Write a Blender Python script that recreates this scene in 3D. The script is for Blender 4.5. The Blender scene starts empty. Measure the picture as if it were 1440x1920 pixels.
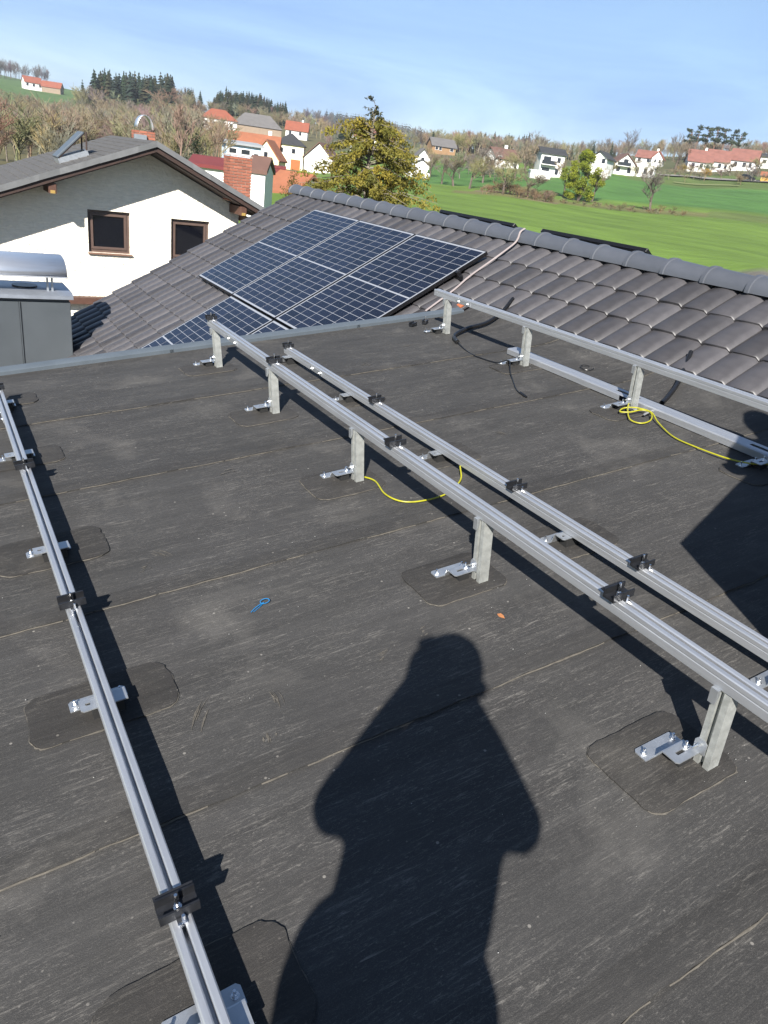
import bpy, bmesh, math, random
import numpy as np
from mathutils import Matrix, Vector
R = math.radians
random.seed(7); rng = np.random.default_rng(7)
scn = bpy.context.scene
col = scn.collection

# ------------------------------------------------------------------ camera
ZC = 7.0                                   # camera height above the yard
F_PX = 1375.7
yv = np.array([-0.49980357, -0.41819327, 0.75849244]); uv = np.array([0.12421427, -0.90127254, -0.41506461])
yv /= np.linalg.norm(yv); uv -= yv * uv.dot(yv); uv /= np.linalg.norm(uv)
xv = np.cross(uv, yv); xv = xv if xv[0] > 0 else -xv
CM = np.array([xv, yv, uv])
cam_d = bpy.data.cameras.new('camera'); cam = bpy.data.objects.new('camera', cam_d); col.objects.link(cam)
cam_d.sensor_fit = 'AUTO'; cam_d.sensor_width = 36.0; cam_d.lens = F_PX / 1920 * 36.0
cam_d.clip_start = 0.02; cam_d.clip_end = 9000
rt, dn, fw = CM @ [1., 0, 0], CM @ [0, 1., 0], CM @ [0, 0, 1.]
cam.matrix_world = Matrix(((rt[0], -dn[0], -fw[0], 0), (rt[1], -dn[1], -fw[1], 0), (rt[2], -dn[2], -fw[2], ZC), (0, 0, 0, 1)))
scn.camera = cam

# ------------------------------------------------------------------ world, sun, exposure
SUN = np.array([-0.535, -0.632, 0.56]); SUN /= np.linalg.norm(SUN)
el = math.asin(SUN[2]); az = math.atan2(SUN[0], SUN[1])
w = bpy.data.worlds.new('World'); scn.world = w; w.use_nodes = True
nt = w.node_tree; nt.nodes.clear()
n_out = nt.nodes.new('ShaderNodeOutputWorld'); n_bg = nt.nodes.new('ShaderNodeBackground')
n_sky = nt.nodes.new('ShaderNodeTexSky'); n_sky.sky_type = 'NISHITA'; n_sky.sun_disc = False
n_sky.sun_elevation = el; n_sky.sun_rotation = az % (2 * math.pi); n_sky.altitude = 400
n_sky.air_density = 1.0; n_sky.dust_density = 0.15; n_sky.ozone_density = 2.2
tc = nt.nodes.new('ShaderNodeTexCoord'); mp = nt.nodes.new('ShaderNodeMapping')
mp.inputs['Scale'].default_value = (1.0, 2.6, 7.0); mp.inputs['Rotation'].default_value = (0.15, 0.1, 0.5)
nz = nt.nodes.new('ShaderNodeTexNoise'); nz.inputs['Scale'].default_value = 1.6; nz.inputs['Detail'].default_value = 8; nz.inputs['Roughness'].default_value = 0.62
nz.inputs['Distortion'].default_value = 0.6
rmp = nt.nodes.new('ShaderNodeValToRGB'); rmp.color_ramp.elements[0].position = 0.40; rmp.color_ramp.elements[1].position = 0.68
rmp.color_ramp.elements[0].color = (0.34, 0.34, 0.34, 1); rmp.color_ramp.elements[1].color = (0.95, 0.95, 0.95, 1)
mixc = nt.nodes.new('ShaderNodeMix'); mixc.data_type = 'RGBA'; mixc.inputs['B'].default_value = (2.5, 4.15, 7.3, 1)
nt.links.new(tc.outputs['Generated'], mp.inputs['Vector']); nt.links.new(mp.outputs[0], nz.inputs['Vector'])
sxyz = nt.nodes.new('ShaderNodeSeparateXYZ'); nt.links.new(tc.outputs['Generated'], sxyz.inputs[0])
fade = nt.nodes.new('ShaderNodeMapRange'); fade.interpolation_type = 'SMOOTHSTEP'; fade.inputs['From Min'].default_value = 0.0; fade.inputs['From Max'].default_value = 0.75; fade.inputs['To Min'].default_value = 1.0; fade.inputs['To Max'].default_value = 0.12
nt.links.new(sxyz.outputs['Z'], fade.inputs[0]); fm = nt.nodes.new('ShaderNodeMath'); fm.operation = 'MULTIPLY'
nt.links.new(nz.outputs['Fac'], rmp.inputs[0]); nt.links.new(rmp.outputs[0], fm.inputs[0]); nt.links.new(fade.outputs[0], fm.inputs[1]); nt.links.new(fm.outputs[0], mixc.inputs['Factor'])
nt.links.new(n_sky.outputs[0], mixc.inputs['A']); nt.links.new(mixc.outputs['Result'], n_bg.inputs['Color'])
n_bg.inputs['Strength'].default_value = 0.05
nt.links.new(n_bg.outputs[0], n_out.inputs[0])
sl = bpy.data.lights.new('sun', 'SUN'); sl.energy = 5.0; sl.angle = R(0.53); sl.color = (1.0, 0.955, 0.89)
so = bpy.data.objects.new('sun', sl); col.objects.link(so); so.location = (-30, -35, 60)
so.rotation_euler = Vector(SUN).to_track_quat('Z', 'Y').to_euler()
vs = scn.view_settings; vs.view_transform = 'Standard'; vs.look = 'None'; vs.gamma = 1.0; vs.exposure = 1.45; vs.use_curve_mapping = False
scn.cycles.max_bounces = 6; scn.cycles.use_denoising = True

# ------------------------------------------------------------------ helpers
def ray(px, py):                            # direction of a bearing, world axes
    return CM @ np.array([px - 720., py - 960., F_PX])
def at(px, py, r):                          # point at horizontal distance r on a bearing
    v = ray(px, py); return v * (r / math.hypot(v[0], v[1])) + np.array([0, 0, ZC])
TH = R(6.93); PH = R(30.52)
NR = np.array([-math.sin(TH), 0, math.cos(TH)])
ROOF = Matrix(((math.cos(TH), 0, -math.sin(TH), 1.6 * math.sin(TH)), (0, 1, 0, 0), (math.sin(TH), 0, math.cos(TH), ZC - 1.6 * math.cos(TH)), (0, 0, 0, 1)))
TC = -3.161                                 # tile plane: x along slope, y along ridge, z normal
TILE = Matrix(((math.cos(PH), 0, -math.sin(PH), -TC * math.sin(PH)), (0, 1, 0, 0), (math.sin(PH), 0, math.cos(PH), ZC + TC * math.cos(PH)), (0, 0, 0, 1)))

class MB:
    def __init__(s): s.v = []; s.f = []; s.m = []; s.c = []
    def add(s, vs, fs, m=0):
        o = len(s.v); s.v += [tuple(map(float, p)) for p in vs]; s.f += [tuple(i + o for i in f) for f in fs]; s.m += [m] * len(fs); return s
    def box(s, x0, x1, y0, y1, z0, z1, m=0):
        return s.add([(x0, y0, z0), (x1, y0, z0), (x1, y1, z0), (x0, y1, z0), (x0, y0, z1), (x1, y0, z1), (x1, y1, z1), (x0, y1, z1)],
              [(0, 3, 2, 1), (4, 5, 6, 7), (0, 1, 5, 4), (1, 2, 6, 5), (2, 3, 7, 6), (3, 0, 4, 7)], m)
    def cbox(s, x0, x1, y0, y1, z0, z1, b=.003, m=0):   # chamfered on the vertical and top edges
        p = [(x0 + b, y0), (x1 - b, y0), (x1, y0 + b), (x1, y1 - b), (x1 - b, y1), (x0 + b, y1), (x0, y1 - b), (x0, y0 + b)]
        cx, cy = (x0 + x1) / 2, (y0 + y1) / 2
        q = [(cx + (x - cx) * (1 - 2 * b / (x1 - x0)), cy + (y - cy) * (1 - 2 * b / (y1 - y0))) for x, y in p]
        vs = [(x, y, z0) for x, y in p] + [(x, y, z1 - b) for x, y in p] + [(x, y, z1) for x, y in q]
        fs = [tuple(range(7, -1, -1)), tuple(range(16, 24))]
        for k in (0, 8): fs += [(k + i, k + (i + 1) % 8, k + 8 + (i + 1) % 8, k + 8 + i) for i in range(8)]
        return s.add(vs, fs, m)
    def prism(s, poly, a, b, axis='y', m=0):    # polygon in the other two axes extruded a..b
        n = len(poly)
        def P(p, t): return {'x': (t, p[0], p[1]), 'y': (p[0], t, p[1]), 'z': (p[0], p[1], t)}[axis]
        vs = [P(p, a) for p in poly] + [P(p, b) for p in poly]
        fs = [tuple(range(n - 1, -1, -1)), tuple(range(n, 2 * n))] + [(i, (i + 1) % n, n + (i + 1) % n, n + i) for i in range(n)]
        return s.add(vs, fs, m)
    def cyl(s, c, r, h, n=8, axis='z', m=0, r2=None):
        r2 = r if r2 is None else r2
        pts = []
        for t, rr in ((0, r), (h, r2)):
            for i in range(n):
                A = 2 * math.pi * i / n; ca, sa = rr * math.cos(A), rr * math.sin(A)
                pts.append({'z': (c[0] + ca, c[1] + sa, c[2] + t), 'x': (c[0] + t, c[1] + ca, c[2] + sa), 'y': (c[0] + ca, c[1] + t, c[2] + sa)}[axis])
        return s.add(pts, [tuple(range(n - 1, -1, -1)), tuple(range(n, 2 * n))] + [(i, (i + 1) % n, n + (i + 1) % n, n + i) for i in range(n)], m)
    def tube(s, pts, r, n=6, m=0):
        pts = [np.array(p, float) for p in pts]; rr = r if isinstance(r, (list, tuple, np.ndarray)) else [r] * len(pts)
        vs = []; prev = None
        for i, p in enumerate(pts):
            t = pts[min(i + 1, len(pts) - 1)] - pts[max(i - 1, 0)]; t = t / (np.linalg.norm(t) + 1e-9)
            if prev is None:
                a = np.array([0, 0, 1.]) if abs(t[2]) < .9 else np.array([1., 0, 0])
                u = np.cross(t, a)
            else: u = prev - t * prev.dot(t)
            u /= np.linalg.norm(u) + 1e-9; prev = u; v = np.cross(t, u)
            vs += [p + rr[i] * (math.cos(2 * math.pi * k / n) * u + math.sin(2 * math.pi * k / n) * v) for k in range(n)]
        fs = [tuple(range(n - 1, -1, -1)), tuple(range((len(pts) - 1) * n, len(pts) * n))]
        for i in range(len(pts) - 1):
            fs += [(i * n + k, i * n + (k + 1) % n, (i + 1) * n + (k + 1) % n, (i + 1) * n + k) for k in range(n)]
        return s.add(vs, fs, m)
    def mesh(s, name, mats, smooth=None):
        me = bpy.data.meshes.new(name); me.from_pydata(s.v, [], s.f)
        for mm in (mats if isinstance(mats, (list, tuple)) else [mats]): me.materials.append(mm)
        if max(s.m, default=0): me.polygons.foreach_set('material_index', s.m)
        me.update()
        if smooth is not None:
            me.polygons.foreach_set('use_smooth', [True] * len(me.polygons)); me.set_sharp_from_angle(angle=R(smooth))
        return me
    def build(s, name, mats, parent=None, mw=None, smooth=None):
        return link(name, s.mesh(name, mats, smooth), parent, mw)
def link(name, me, parent=None, mw=None):
    o = bpy.data.objects.new(name, me); col.objects.link(o)
    if parent is not None: o.parent = parent
    if mw is not None: o.matrix_local = mw
    return o
def tag(o, label, cat, group=None):
    o['label'] = label; o['category'] = cat
    if group: o['group'] = group
    return o
def thing(name, label, cat, mw=Matrix(), group=None):
    o = bpy.data.objects.new(name, None); col.objects.link(o); o.empty_display_size = .1
    o.matrix_world = mw; return tag(o, label, cat, group)
def T(x, y, z=0, rz=0): return Matrix.Translation((x, y, z)) @ Matrix.Rotation(rz, 4, 'Z')
def smooth_path(p, k=6):
    p = [np.array(q, float) for q in p]; p = [2 * p[0] - p[1]] + p + [2 * p[-1] - p[-2]]; out = []
    for i in range(1, len(p) - 2):
        for j in range(k):
            t = j / k
            out.append(.5 * (2 * p[i] + (p[i + 1] - p[i - 1]) * t + (2 * p[i - 1] - 5 * p[i] + 4 * p[i + 1] - p[i + 2]) * t * t + (3 * p[i] - p[i - 1] - 3 * p[i + 1] + p[i + 2]) * t ** 3))
    return out + [p[-2]]
def wob(t, seed, sc=1.0):                   # cheap smooth 1-D noise
    return sum(math.sin(t * f_ * sc + seed * p_) * a_ for f_, p_, a_ in ((1.7, 1.3, .5), (4.1, 2.9, .3), (9.3, 5.1, .2)))

# ------------------------------------------------------------------ materials
ALB = .5
def mat(name, c, rough=.6, metal=0., spec=.5, noise=None, bump=None, coat=0, rand=0, attr=None, trans=0):
    """noise=(scale, amount, stretch) mottles the colour; bump=(scale, strength, dist); rand = per-object value spread."""
    if not metal and max(c) < .6: c = tuple(q * ALB for q in c)
    m = bpy.data.materials.new(name); m.use_nodes = True; nt = m.node_tree; b = nt.nodes['Principled BSDF']
    b.inputs['Base Color'].default_value = (*c, 1); b.inputs['Roughness'].default_value = rough; b.inputs['Metallic'].default_value = metal
    b.inputs['Specular IOR Level'].default_value = spec
    if coat: b.inputs['Coat Weight'].default_value = coat; b.inputs['Coat Roughness'].default_value = .06
    L = nt.links.new; N = nt.nodes.new
    tcn = N('ShaderNodeTexCoord'); src = None
    if attr:
        a = N('ShaderNodeAttribute'); a.attribute_name = attr; sc0 = N('ShaderNodeVectorMath'); sc0.operation = 'SCALE'; sc0.inputs['Scale'].default_value = ALB; L(a.outputs['Color'], sc0.inputs[0]); src = sc0.outputs[0]
    if noise:
        mpn = N('ShaderNodeMapping'); st = noise[2] if len(noise) > 2 else (1, 1, 1); mpn.inputs['Scale'].default_value = st
        L(tcn.outputs['Object'], mpn.inputs[0])
        nn = N('ShaderNodeTexNoise'); nn.inputs['Scale'].default_value = noise[0]; nn.inputs['Detail'].default_value = 6; nn.inputs['Roughness'].default_value = .65
        L(mpn.outputs[0], nn.inputs['Vector'])
        mr = N('ShaderNodeMapRange'); mr.inputs['From Min'].default_value = .25; mr.inputs['From Max'].default_value = .75
        mr.inputs['To Min'].default_value = 1 - noise[1]; mr.inputs['To Max'].default_value = 1 + noise[1]
        L(nn.outputs['Fac'], mr.inputs[0])
        vm = N('ShaderNodeVectorMath'); vm.operation = 'SCALE'
        if src is not None: L(src, vm.inputs[0])
        else: vm.inputs[0].default_value = c
        L(mr.outputs[0], vm.inputs['Scale']); src = vm.outputs[0]
        mr2 = N('ShaderNodeMapRange'); mr2.inputs['To Min'].default_value = max(.02, rough - .12); mr2.inputs['To Max'].default_value = min(1, rough + .12)
        L(nn.outputs['Fac'], mr2.inputs[0]); L(mr2.outputs[0], b.inputs['Roughness'])
    if rand:
        oi = N('ShaderNodeObjectInfo'); mr = N('ShaderNodeMapRange'); mr.inputs['To Min'].default_value = 1 - rand; mr.inputs['To Max'].default_value = 1 + rand
        L(oi.outputs['Random'], mr.inputs[0]); vm = N('ShaderNodeVectorMath'); vm.operation = 'SCALE'
        if src is not None: L(src, vm.inputs[0])
        else: vm.inputs[0].default_value = c
        L(mr.outputs[0], vm.inputs['Scale']); src = vm.outputs[0]
    if src is not None: L(src, b.inputs['Base Color'])
    if bump:
        bn = N('ShaderNodeTexNoise'); bn.inputs['Scale'].default_value = bump[0]; bn.inputs['Detail'].default_value = 5
        bp = N('ShaderNodeBump'); bp.inputs['Strength'].default_value = bump[1]; bp.inputs['Distance'].default_value = bump[2]
        L(tcn.outputs['Object'], bn.inputs['Vector']); L(bn.outputs['Fac'], bp.inputs['Height']); L(bp.outputs[0], b.inputs['Normal'])
    if trans:
        tr = N('ShaderNodeBsdfTranslucent'); ms = N('ShaderNodeMixShader'); ms.inputs[0].default_value = trans
        if src is not None: L(src, tr.inputs['Color'])
        else: tr.inputs['Color'].default_value = (*c, 1)
        L(b.outputs[0], ms.inputs[1]); L(tr.outputs[0], ms.inputs[2]); L(ms.outputs[0], nt.nodes['Material Output'].inputs[0])
    return m

def membrane_mat(name, base, dust):
    m = bpy.data.materials.new(name); m.use_nodes = True; nt = m.node_tree; b = nt.nodes['Principled BSDF']; L = nt.links.new; N = nt.nodes.new
    tcn = N('ShaderNodeTexCoord'); oi = N('ShaderNodeObjectInfo')
    def noise(scale, stretch, detail=6, rough=.6, dist=0, off=0.):
        mpn = N('ShaderNodeMapping'); mpn.inputs['Scale'].default_value = stretch; mpn.inputs['Location'].default_value = (off, off * .7, 0); L(tcn.outputs['Object'], mpn.inputs[0])
        mpn.inputs['Rotation'].default_value = (0, 0, .03)
        n = N('ShaderNodeTexNoise'); n.inputs['Scale'].default_value = scale; n.inputs['Detail'].default_value = detail; n.inputs['Roughness'].default_value = rough; n.inputs['Distortion'].default_value = dist
        L(mpn.outputs[0], n.inputs['Vector']); return n.outputs['Fac']
    def ramp(x, a, c, lo=0., hi=1.):
        r = N('ShaderNodeMapRange'); r.inputs['From Min'].default_value = a; r.inputs['From Max'].default_value = c; r.inputs['To Min'].default_value = lo; r.inputs['To Max'].default_value = hi
        L(x, r.inputs[0]); return r.outputs[0]
    def mul(a, c):
        x = N('ShaderNodeMath'); x.operation = 'MULTIPLY'
        for i, q in enumerate((a, c)):
            if isinstance(q, (int, float)): x.inputs[i].default_value = q
            else: L(q, x.inputs[i])
        return x.outputs[0]
    def mx(a, c):
        x = N('ShaderNodeMath'); x.operation = 'MAXIMUM'; L(a, x.inputs[0]); L(c, x.inputs[1]); return x.outputs[0]
    def ad(a, c):
        x = N('ShaderNodeMath'); x.operation = 'ADD'; L(a, x.inputs[0])
        if isinstance(c, (int, float)): x.inputs[1].default_value = c
        else: L(c, x.inputs[1])
        x.use_clamp = True; return x.outputs[0]
    zone = ramp(noise(2.6, (1, 1.8, 1), 5, .7), .40, .62)                 # where dust lies
    streak = ramp(noise(12, (.75, 8, 1), 10, .82, .9), .53, .69)       # wiped along the sheet
    fine = ramp(noise(60, (1, 3.2, 1), 6, .85, .6), .55, .70)
    grit = ramp(noise(420, (1, 1, 1), 2, .5), .5, .85)
    vor = N('ShaderNodeTexVoronoi'); vor.inputs['Scale'].default_value = 17; vor.inputs['Randomness'].default_value = 1; L(tcn.outputs['Object'], vor.inputs['Vector'])
    spot = ramp(vor.outputs['Distance'], .055, .085, 1, 0)
    vsel = N('ShaderNodeSeparateColor'); L(vor.outputs['Color'], vsel.inputs[0]); spot = mul(spot, ramp(vsel.outputs[0], .70, .78))
    vor2 = N('ShaderNodeTexVoronoi'); vor2.inputs['Scale'].default_value = 38; L(tcn.outputs['Object'], vor2.inputs['Vector'])
    sp2 = ramp(vor2.outputs['Distance'], .06, .14, 1, 0); vs2 = N('ShaderNodeSeparateColor'); L(vor2.outputs['Color'], vs2.inputs[0]); sp2 = mul(sp2, ramp(vs2.outputs[1], .78, .9))
    d = ad(mul(streak, mul(ad(zone, .22), .54)), mul(fine, mul(ad(zone, .30), .52)))
    d = ad(d, mul(grit, .16)); d = ad(d, mul(spot, .55)); d = ad(d, mul(sp2, .30))
    haze = ramp(noise(2.4, (1, 1, 1), 5, .6, .5, 7.3), .56, .78, 0, .16); d = ad(d, haze)
    big = ramp(noise(1.6, (.5, 1.9, 1), 6, .65), .3, .7, .84, 1.14)
    band = ramp(noise(2.0, (.3, 6, 1), 7, .68, .4, 3.1), .34, .66, .89, 1.12); big = mul(big, band)
    d = ad(d, ramp(noise(2.6, (.3, 9, 1), 8, .75, .5, 9.7), .57, .72, 0, .055))
    rv = ramp(oi.outputs['Random'], 0, 1, .9, 1.1)
    bc = N('ShaderNodeVectorMath'); bc.operation = 'SCALE'; bc.inputs[0].default_value = base; L(mul(big, rv), bc.inputs['Scale'])
    mixn = N('ShaderNodeMix'); mixn.data_type = 'RGBA'; L(d, mixn.inputs['Factor']); L(bc.outputs[0], mixn.inputs['A']); mixn.inputs['B'].default_value = (*dust, 1)
    L(mixn.outputs['Result'], b.inputs['Base Color'])
    b.inputs['Specular IOR Level'].default_value = .08
    L(ramp(d, 0, .6, .62, .9), b.inputs['Roughness'])
    hgt = ad(mul(noise(420, (1, 1, 1), 2), .5), mul(noise(9, (.6, 14, 1), 5), .5))
    hg2 = N('ShaderNodeMath'); hg2.operation = 'MULTIPLY_ADD'; L(noise(3.0, (1, 2.2, 1), 3), hg2.inputs[0]); hg2.inputs[1].default_value = 3.0; L(hgt, hg2.inputs[2])
    bp = N('ShaderNodeBump'); bp.inputs['Strength'].default_value = .55; bp.inputs['Distance'].default_value = .0035; L(hg2.outputs[0], bp.inputs['Height']); L(bp.outputs[0], b.inputs['Normal'])
    return m

M_mem = membrane_mat('bitumen_membrane', (.0345, .0338, .0332), (.240, .226, .205))
M_patch = membrane_mat('patch_membrane', (.0312, .0299, .0288), (.150, .140, .124))
M_weld = membrane_mat('weld_band', (.0310, .0302, .0295), (.190, .178, .160))
M_dust = mat('seam_dust', (.125, .112, .092), .95, noise=(30, .6, (1, 3, 1)))
M_alu = mat('mill_aluminium', (.44, .455, .48), .40, .72, noise=(6, .10, (8, .7, 8)), bump=(300, .08, .001))
M_galv = mat('galvanised_profile', (.33, .34, .325), .55, .55, noise=(28, .28), bump=(200, .1, .001))
M_steel = mat('zinc_plate', (.44, .46, .48), .38, .8, noise=(20, .1))
M_bolt = mat('bright_steel', (.78, .78, .78), .22, 1.0)
M_black = mat('black_anodised', (.018, .019, .022), .34, .4, noise=(30, .3))
M_rub = mat('black_rubber', (.012, .012, .012), .8)
M_flash = mat('grey_flashing', (.068, .082, .096), .45, .05, noise=(5, .12), rand=.05)
M_clad = mat('grey_cladding', (.052, .060, .067), .45, .05, noise=(3, .08), rand=.05)
M_hood = mat('stainless_hood', (.62, .64, .67), .36, .8, noise=(8, .06, (.3, 8, 8)), bump=(3, .15, .01))
M_capm = mat('zinc_cap', (.34, .37, .42), .4, .7, noise=(8, .1))
M_tile = mat('engobed_tile', (.088, .084, .090), .46, spec=.4, noise=(5, .3), rand=.28, bump=(60, .12, .003))
M_ridge = mat('ridge_tile', (.118, .128, .152), .48, noise=(4, .12), rand=.07, bump=(50, .1, .002))
M_tileorange = mat('bare_clay', (.55, .16, .06), .8)
M_cell = mat('pv_cell', (.010, .012, .026), .16, 0, .32, rand=.3)
M_back = mat('pv_backsheet', (.42, .44, .48), .25, 0, .4)
M_pvframe = mat('pv_frame_black', (.012, .012, .014), .35, .5)
M_pvlow = mat('pv_underside', (.02, .02, .022), .6)
M_render = mat('cream_render', (.68, .635, .54), .9, noise=(5, .14, (1, 1, 5)), bump=(11, 1.0, .05))
M_slate = mat('fibre_cement_slate', (.125, .12, .115), .8, noise=(3, .3, (6, 1, 1)), bump=(14, .8, .03))
M_verge = mat('verge_slate', (.20, .205, .21), .7, noise=(4, .2), rand=.15)
M_soffit = mat('brown_soffit', (.055, .026, .018), .7, noise=(5, .3, (1, 10, 1)))
M_beam = mat('brown_beam', (.12, .05, .03), .7, noise=(8, .3))
M_beamend = mat('ochre_end', (.5, .32, .08), .7)
M_wframe = mat('brown_window_frame', (.16, .105, .085), .45, noise=(6, .12))
M_sill = mat('copper_sill', (.30, .17, .12), .45, noise=(6, .15))
M_pane = mat('dark_pane', (.006, .007, .012), .04, 0, .7)
M_panef = mat('far_pane', (.03, .035, .045), .15, 0, .6)
M_brick = mat('red_brick', (.46, .16, .095), .85, noise=(20, .25), rand=.22, bump=(60, .3, .004))
M_mortar = mat('mortar', (.55, .42, .34), .95, noise=(12, .2))
M_cable = mat('black_cable', (.012, .012, .013), .38)
M_yg = mat('earth_wire', (.50, .48, .02), .4, noise=(26, .25))
M_grey = mat('grey_conduit', (.35, .36, .38), .4)
M_blue = mat('blue_tie', (.02, .22, .52), .4)
M_leaf = mat('dry_leaf', (.42, .16, .05), .8)
M_strap = mat('pale_strap', (.52, .44, .42), .7, noise=(10, .1))
M_white = mat('white_bit', (.55, .55, .53), .6)

# ------------------------------------------------------------------ terrain
# control points: bearing x, picture y of the ground there, distance
CP = [(1440, 500, 45), (1200, 470, 55), (1000, 440, 55), (800, 400, 60), (600, 375, 55), (1218, 396, 140), (1085, 377, 150), (943, 364, 135), (880, 353, 150),
      (830, 346, 155), (780, 332, 175), (1030, 333, 195), (1120, 328, 205), (1180, 330, 230), (1210, 311, 295), (1320, 325, 275), (1390, 322, 280), (1440, 345, 230), (1440, 316, 300),
      (1300, 352, 215), (600, 324, 190), (540, 318, 190), (490, 318, 150), (460, 320, 120), (410, 246, 330), (480, 273, 330), (555, 262, 330), (700, 284, 260), (830, 290, 300),
      (790, 318, 200), (950, 316, 210), (80, 172, 620), (30, 150, 800), (20, 205, 430), (120, 215, 420), (60, 300, 120), (200, 285, 120), (330, 290, 120), (200, 245, 260), (40, 245, 280), (330, 250, 270),
      (250, 226, 420), (350, 215, 440), (470, 215, 440), (540, 235, 480), (620, 262, 420), (900, 290, 400), (1000, 296, 420), (1100, 300, 400), (1200, 298, 400), (1310, 298, 340), (1440, 298, 380),
      (640, 240, 1500), (700, 246, 1500), (770, 262, 1500), (840, 288, 1500), (590, 245, 900), (900, 300, 1200), (1060, 300, 1400), (1200, 318, 1400), (1440, 320, 1400), (0, 140, 1400), (250, 205, 1300), (450, 215, 1300)]
ctrl = []
for px, py, r in CP:
    p = at(px, py, r); ctrl.append((math.atan2(p[0], p[1]), math.log(r), p[2]))
for a_ in range(-170, 181, 10):
    ctrl.append((R(a_), math.log(6), .4)); ctrl.append((R(a_), math.log(16), .5))
    if a_ < -5 or a_ > 66:
        ctrl += [(R(a_), math.log(50), 2.0), (R(a_), math.log(200), 9.), (R(a_), math.log(1300), 50.)]
    else: ctrl.append((R(a_), math.log(30), 1.2))
    ctrl.append((R(a_), math.log(6000), 40.))
CA = np.array(ctrl)
def feat(a, lr): return np.stack([np.sin(a) * 2.6, np.cos(a) * 2.6, lr * .9], -1)
FC = feat(CA[:, 0], CA[:, 1]); D = np.linalg.norm(FC[:, None] - FC[None], axis=-1)
WGT = np.linalg.solve(D + 1e-3 * np.eye(len(FC)), CA[:, 2] - 7)
def ground_arr(x, y):
    r = np.maximum(np.hypot(x, y), 3.); q = feat(np.arctan2(x, y), np.log(r)); out = np.zeros(len(x))
    for i in range(0, len(x), 4000): out[i:i + 4000] = np.linalg.norm(q[i:i + 4000, None] - FC[None], axis=-1) @ WGT
    return out + 7
def gz(x, y): return float(ground_arr(np.array([x]), np.array([y]))[0])
def bearings(pxs, rr):                      # ground positions at given distances whose foot lies on given bearings
    pxs = np.asarray(pxs, float); rr = np.asarray(rr, float); py = 227.2 + .1378 * pxs
    for _ in range(4):
        v = CM @ np.stack([pxs - 720., py - 960., np.full(len(pxs), F_PX)]); k = rr / np.hypot(v[0], v[1]); x, y = v[0] * k, v[1] * k
        q = CM.T @ np.stack([x, y, ground_arr(x, y) - ZC]); py = 960 + F_PX * q[1] / q[2]
    return x, y
def bearing(px, r):
    if r < 110:                             # near things: bearing of the part at eye level
        v = ray(px, 227.2 + .1378 * px); k = r / math.hypot(v[0], v[1]); return v[0] * k, v[1] * k
    x, y = bearings([px], [r]); return float(x[0]), float(y[0])

def lin(c): return np.array(c)
azs = np.concatenate([np.arange(-6, 66, .3), np.arange(66, 354, 4.)]); rs = np.concatenate([[0.5, 4], np.geomspace(8, 6500, 190)])
AA, RR = np.meshgrid(np.radians(azs), rs); GX = (np.sin(AA) * RR).ravel(); GY = (np.cos(AA) * RR).ravel(); GZ = ground_arr(GX, GY)
na, nr_ = len(azs), len(rs)
me = bpy.data.meshes.new('ground')
idx = np.arange(na * nr_).reshape(nr_, na); nx = np.roll(idx, -1, 1)
quads = np.stack([idx[:-1], idx[1:], nx[1:], nx[:-1]], -1).reshape(-1, 4)
me.from_pydata(np.stack([GX, GY, GZ], -1).tolist(), [], quads.tolist())
# land cover by place
v_ = np.stack([GX, GY, GZ - ZC], 0); ic = CM.T @ v_; PXG = np.where(ic[2] > .1, 720 + F_PX * ic[0] / np.maximum(ic[2], .1), -9999); RG = np.hypot(GX, GY)
colr = np.tile(np.array([.170, .275, .042]), (len(GX), 1))
def paint(mask, c): colr[mask] = c
inv = PXG > -2000
paint(inv & (PXG > 760) & (RG > 152) & (RG < 222), (.100, .225, .050))           # far wheat field
paint(inv & (PXG > 1180) & (RG > 214) & (RG < 262), (.14, .20, .05))
paint(inv & (RG > 262) & (PXG > 620), (.13, .14, .06))
strip = 138 + (PXG - 1085) * .012
paint(inv & (PXG > 890) & (PXG < 1045) & (np.abs(RG - 136) < 7), (.24, .185, .11))
paint(inv & (PXG > 850) & (PXG < 1330) & (np.abs(RG - strip) < 5), (.20, .20, .07))    # rough dry strip by the ditch
paint(inv & (PXG > 1330) & (np.abs(RG - strip) < 8), (.15, .20, .05))
paint(inv & (PXG < 560) & (RG > 70) & (RG < 400), (.17, .155, .075))
paint(inv & (PXG < 620) & (RG > 250) & (PXG > 300), (.17, .155, .075))
paint(inv & (PXG < 170) & (RG > 330), (.12, .205, .06))
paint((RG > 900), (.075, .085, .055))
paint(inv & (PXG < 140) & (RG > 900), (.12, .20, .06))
paint(RG < 44, (.16, .15, .13))
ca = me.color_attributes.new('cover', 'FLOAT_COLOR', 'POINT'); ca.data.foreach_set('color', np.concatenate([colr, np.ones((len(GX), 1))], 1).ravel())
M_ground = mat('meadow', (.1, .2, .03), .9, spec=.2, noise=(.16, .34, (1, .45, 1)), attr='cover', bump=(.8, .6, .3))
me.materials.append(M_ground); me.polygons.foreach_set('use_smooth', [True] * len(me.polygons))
g = link('ground', me); g['kind'] = 'structure'

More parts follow.
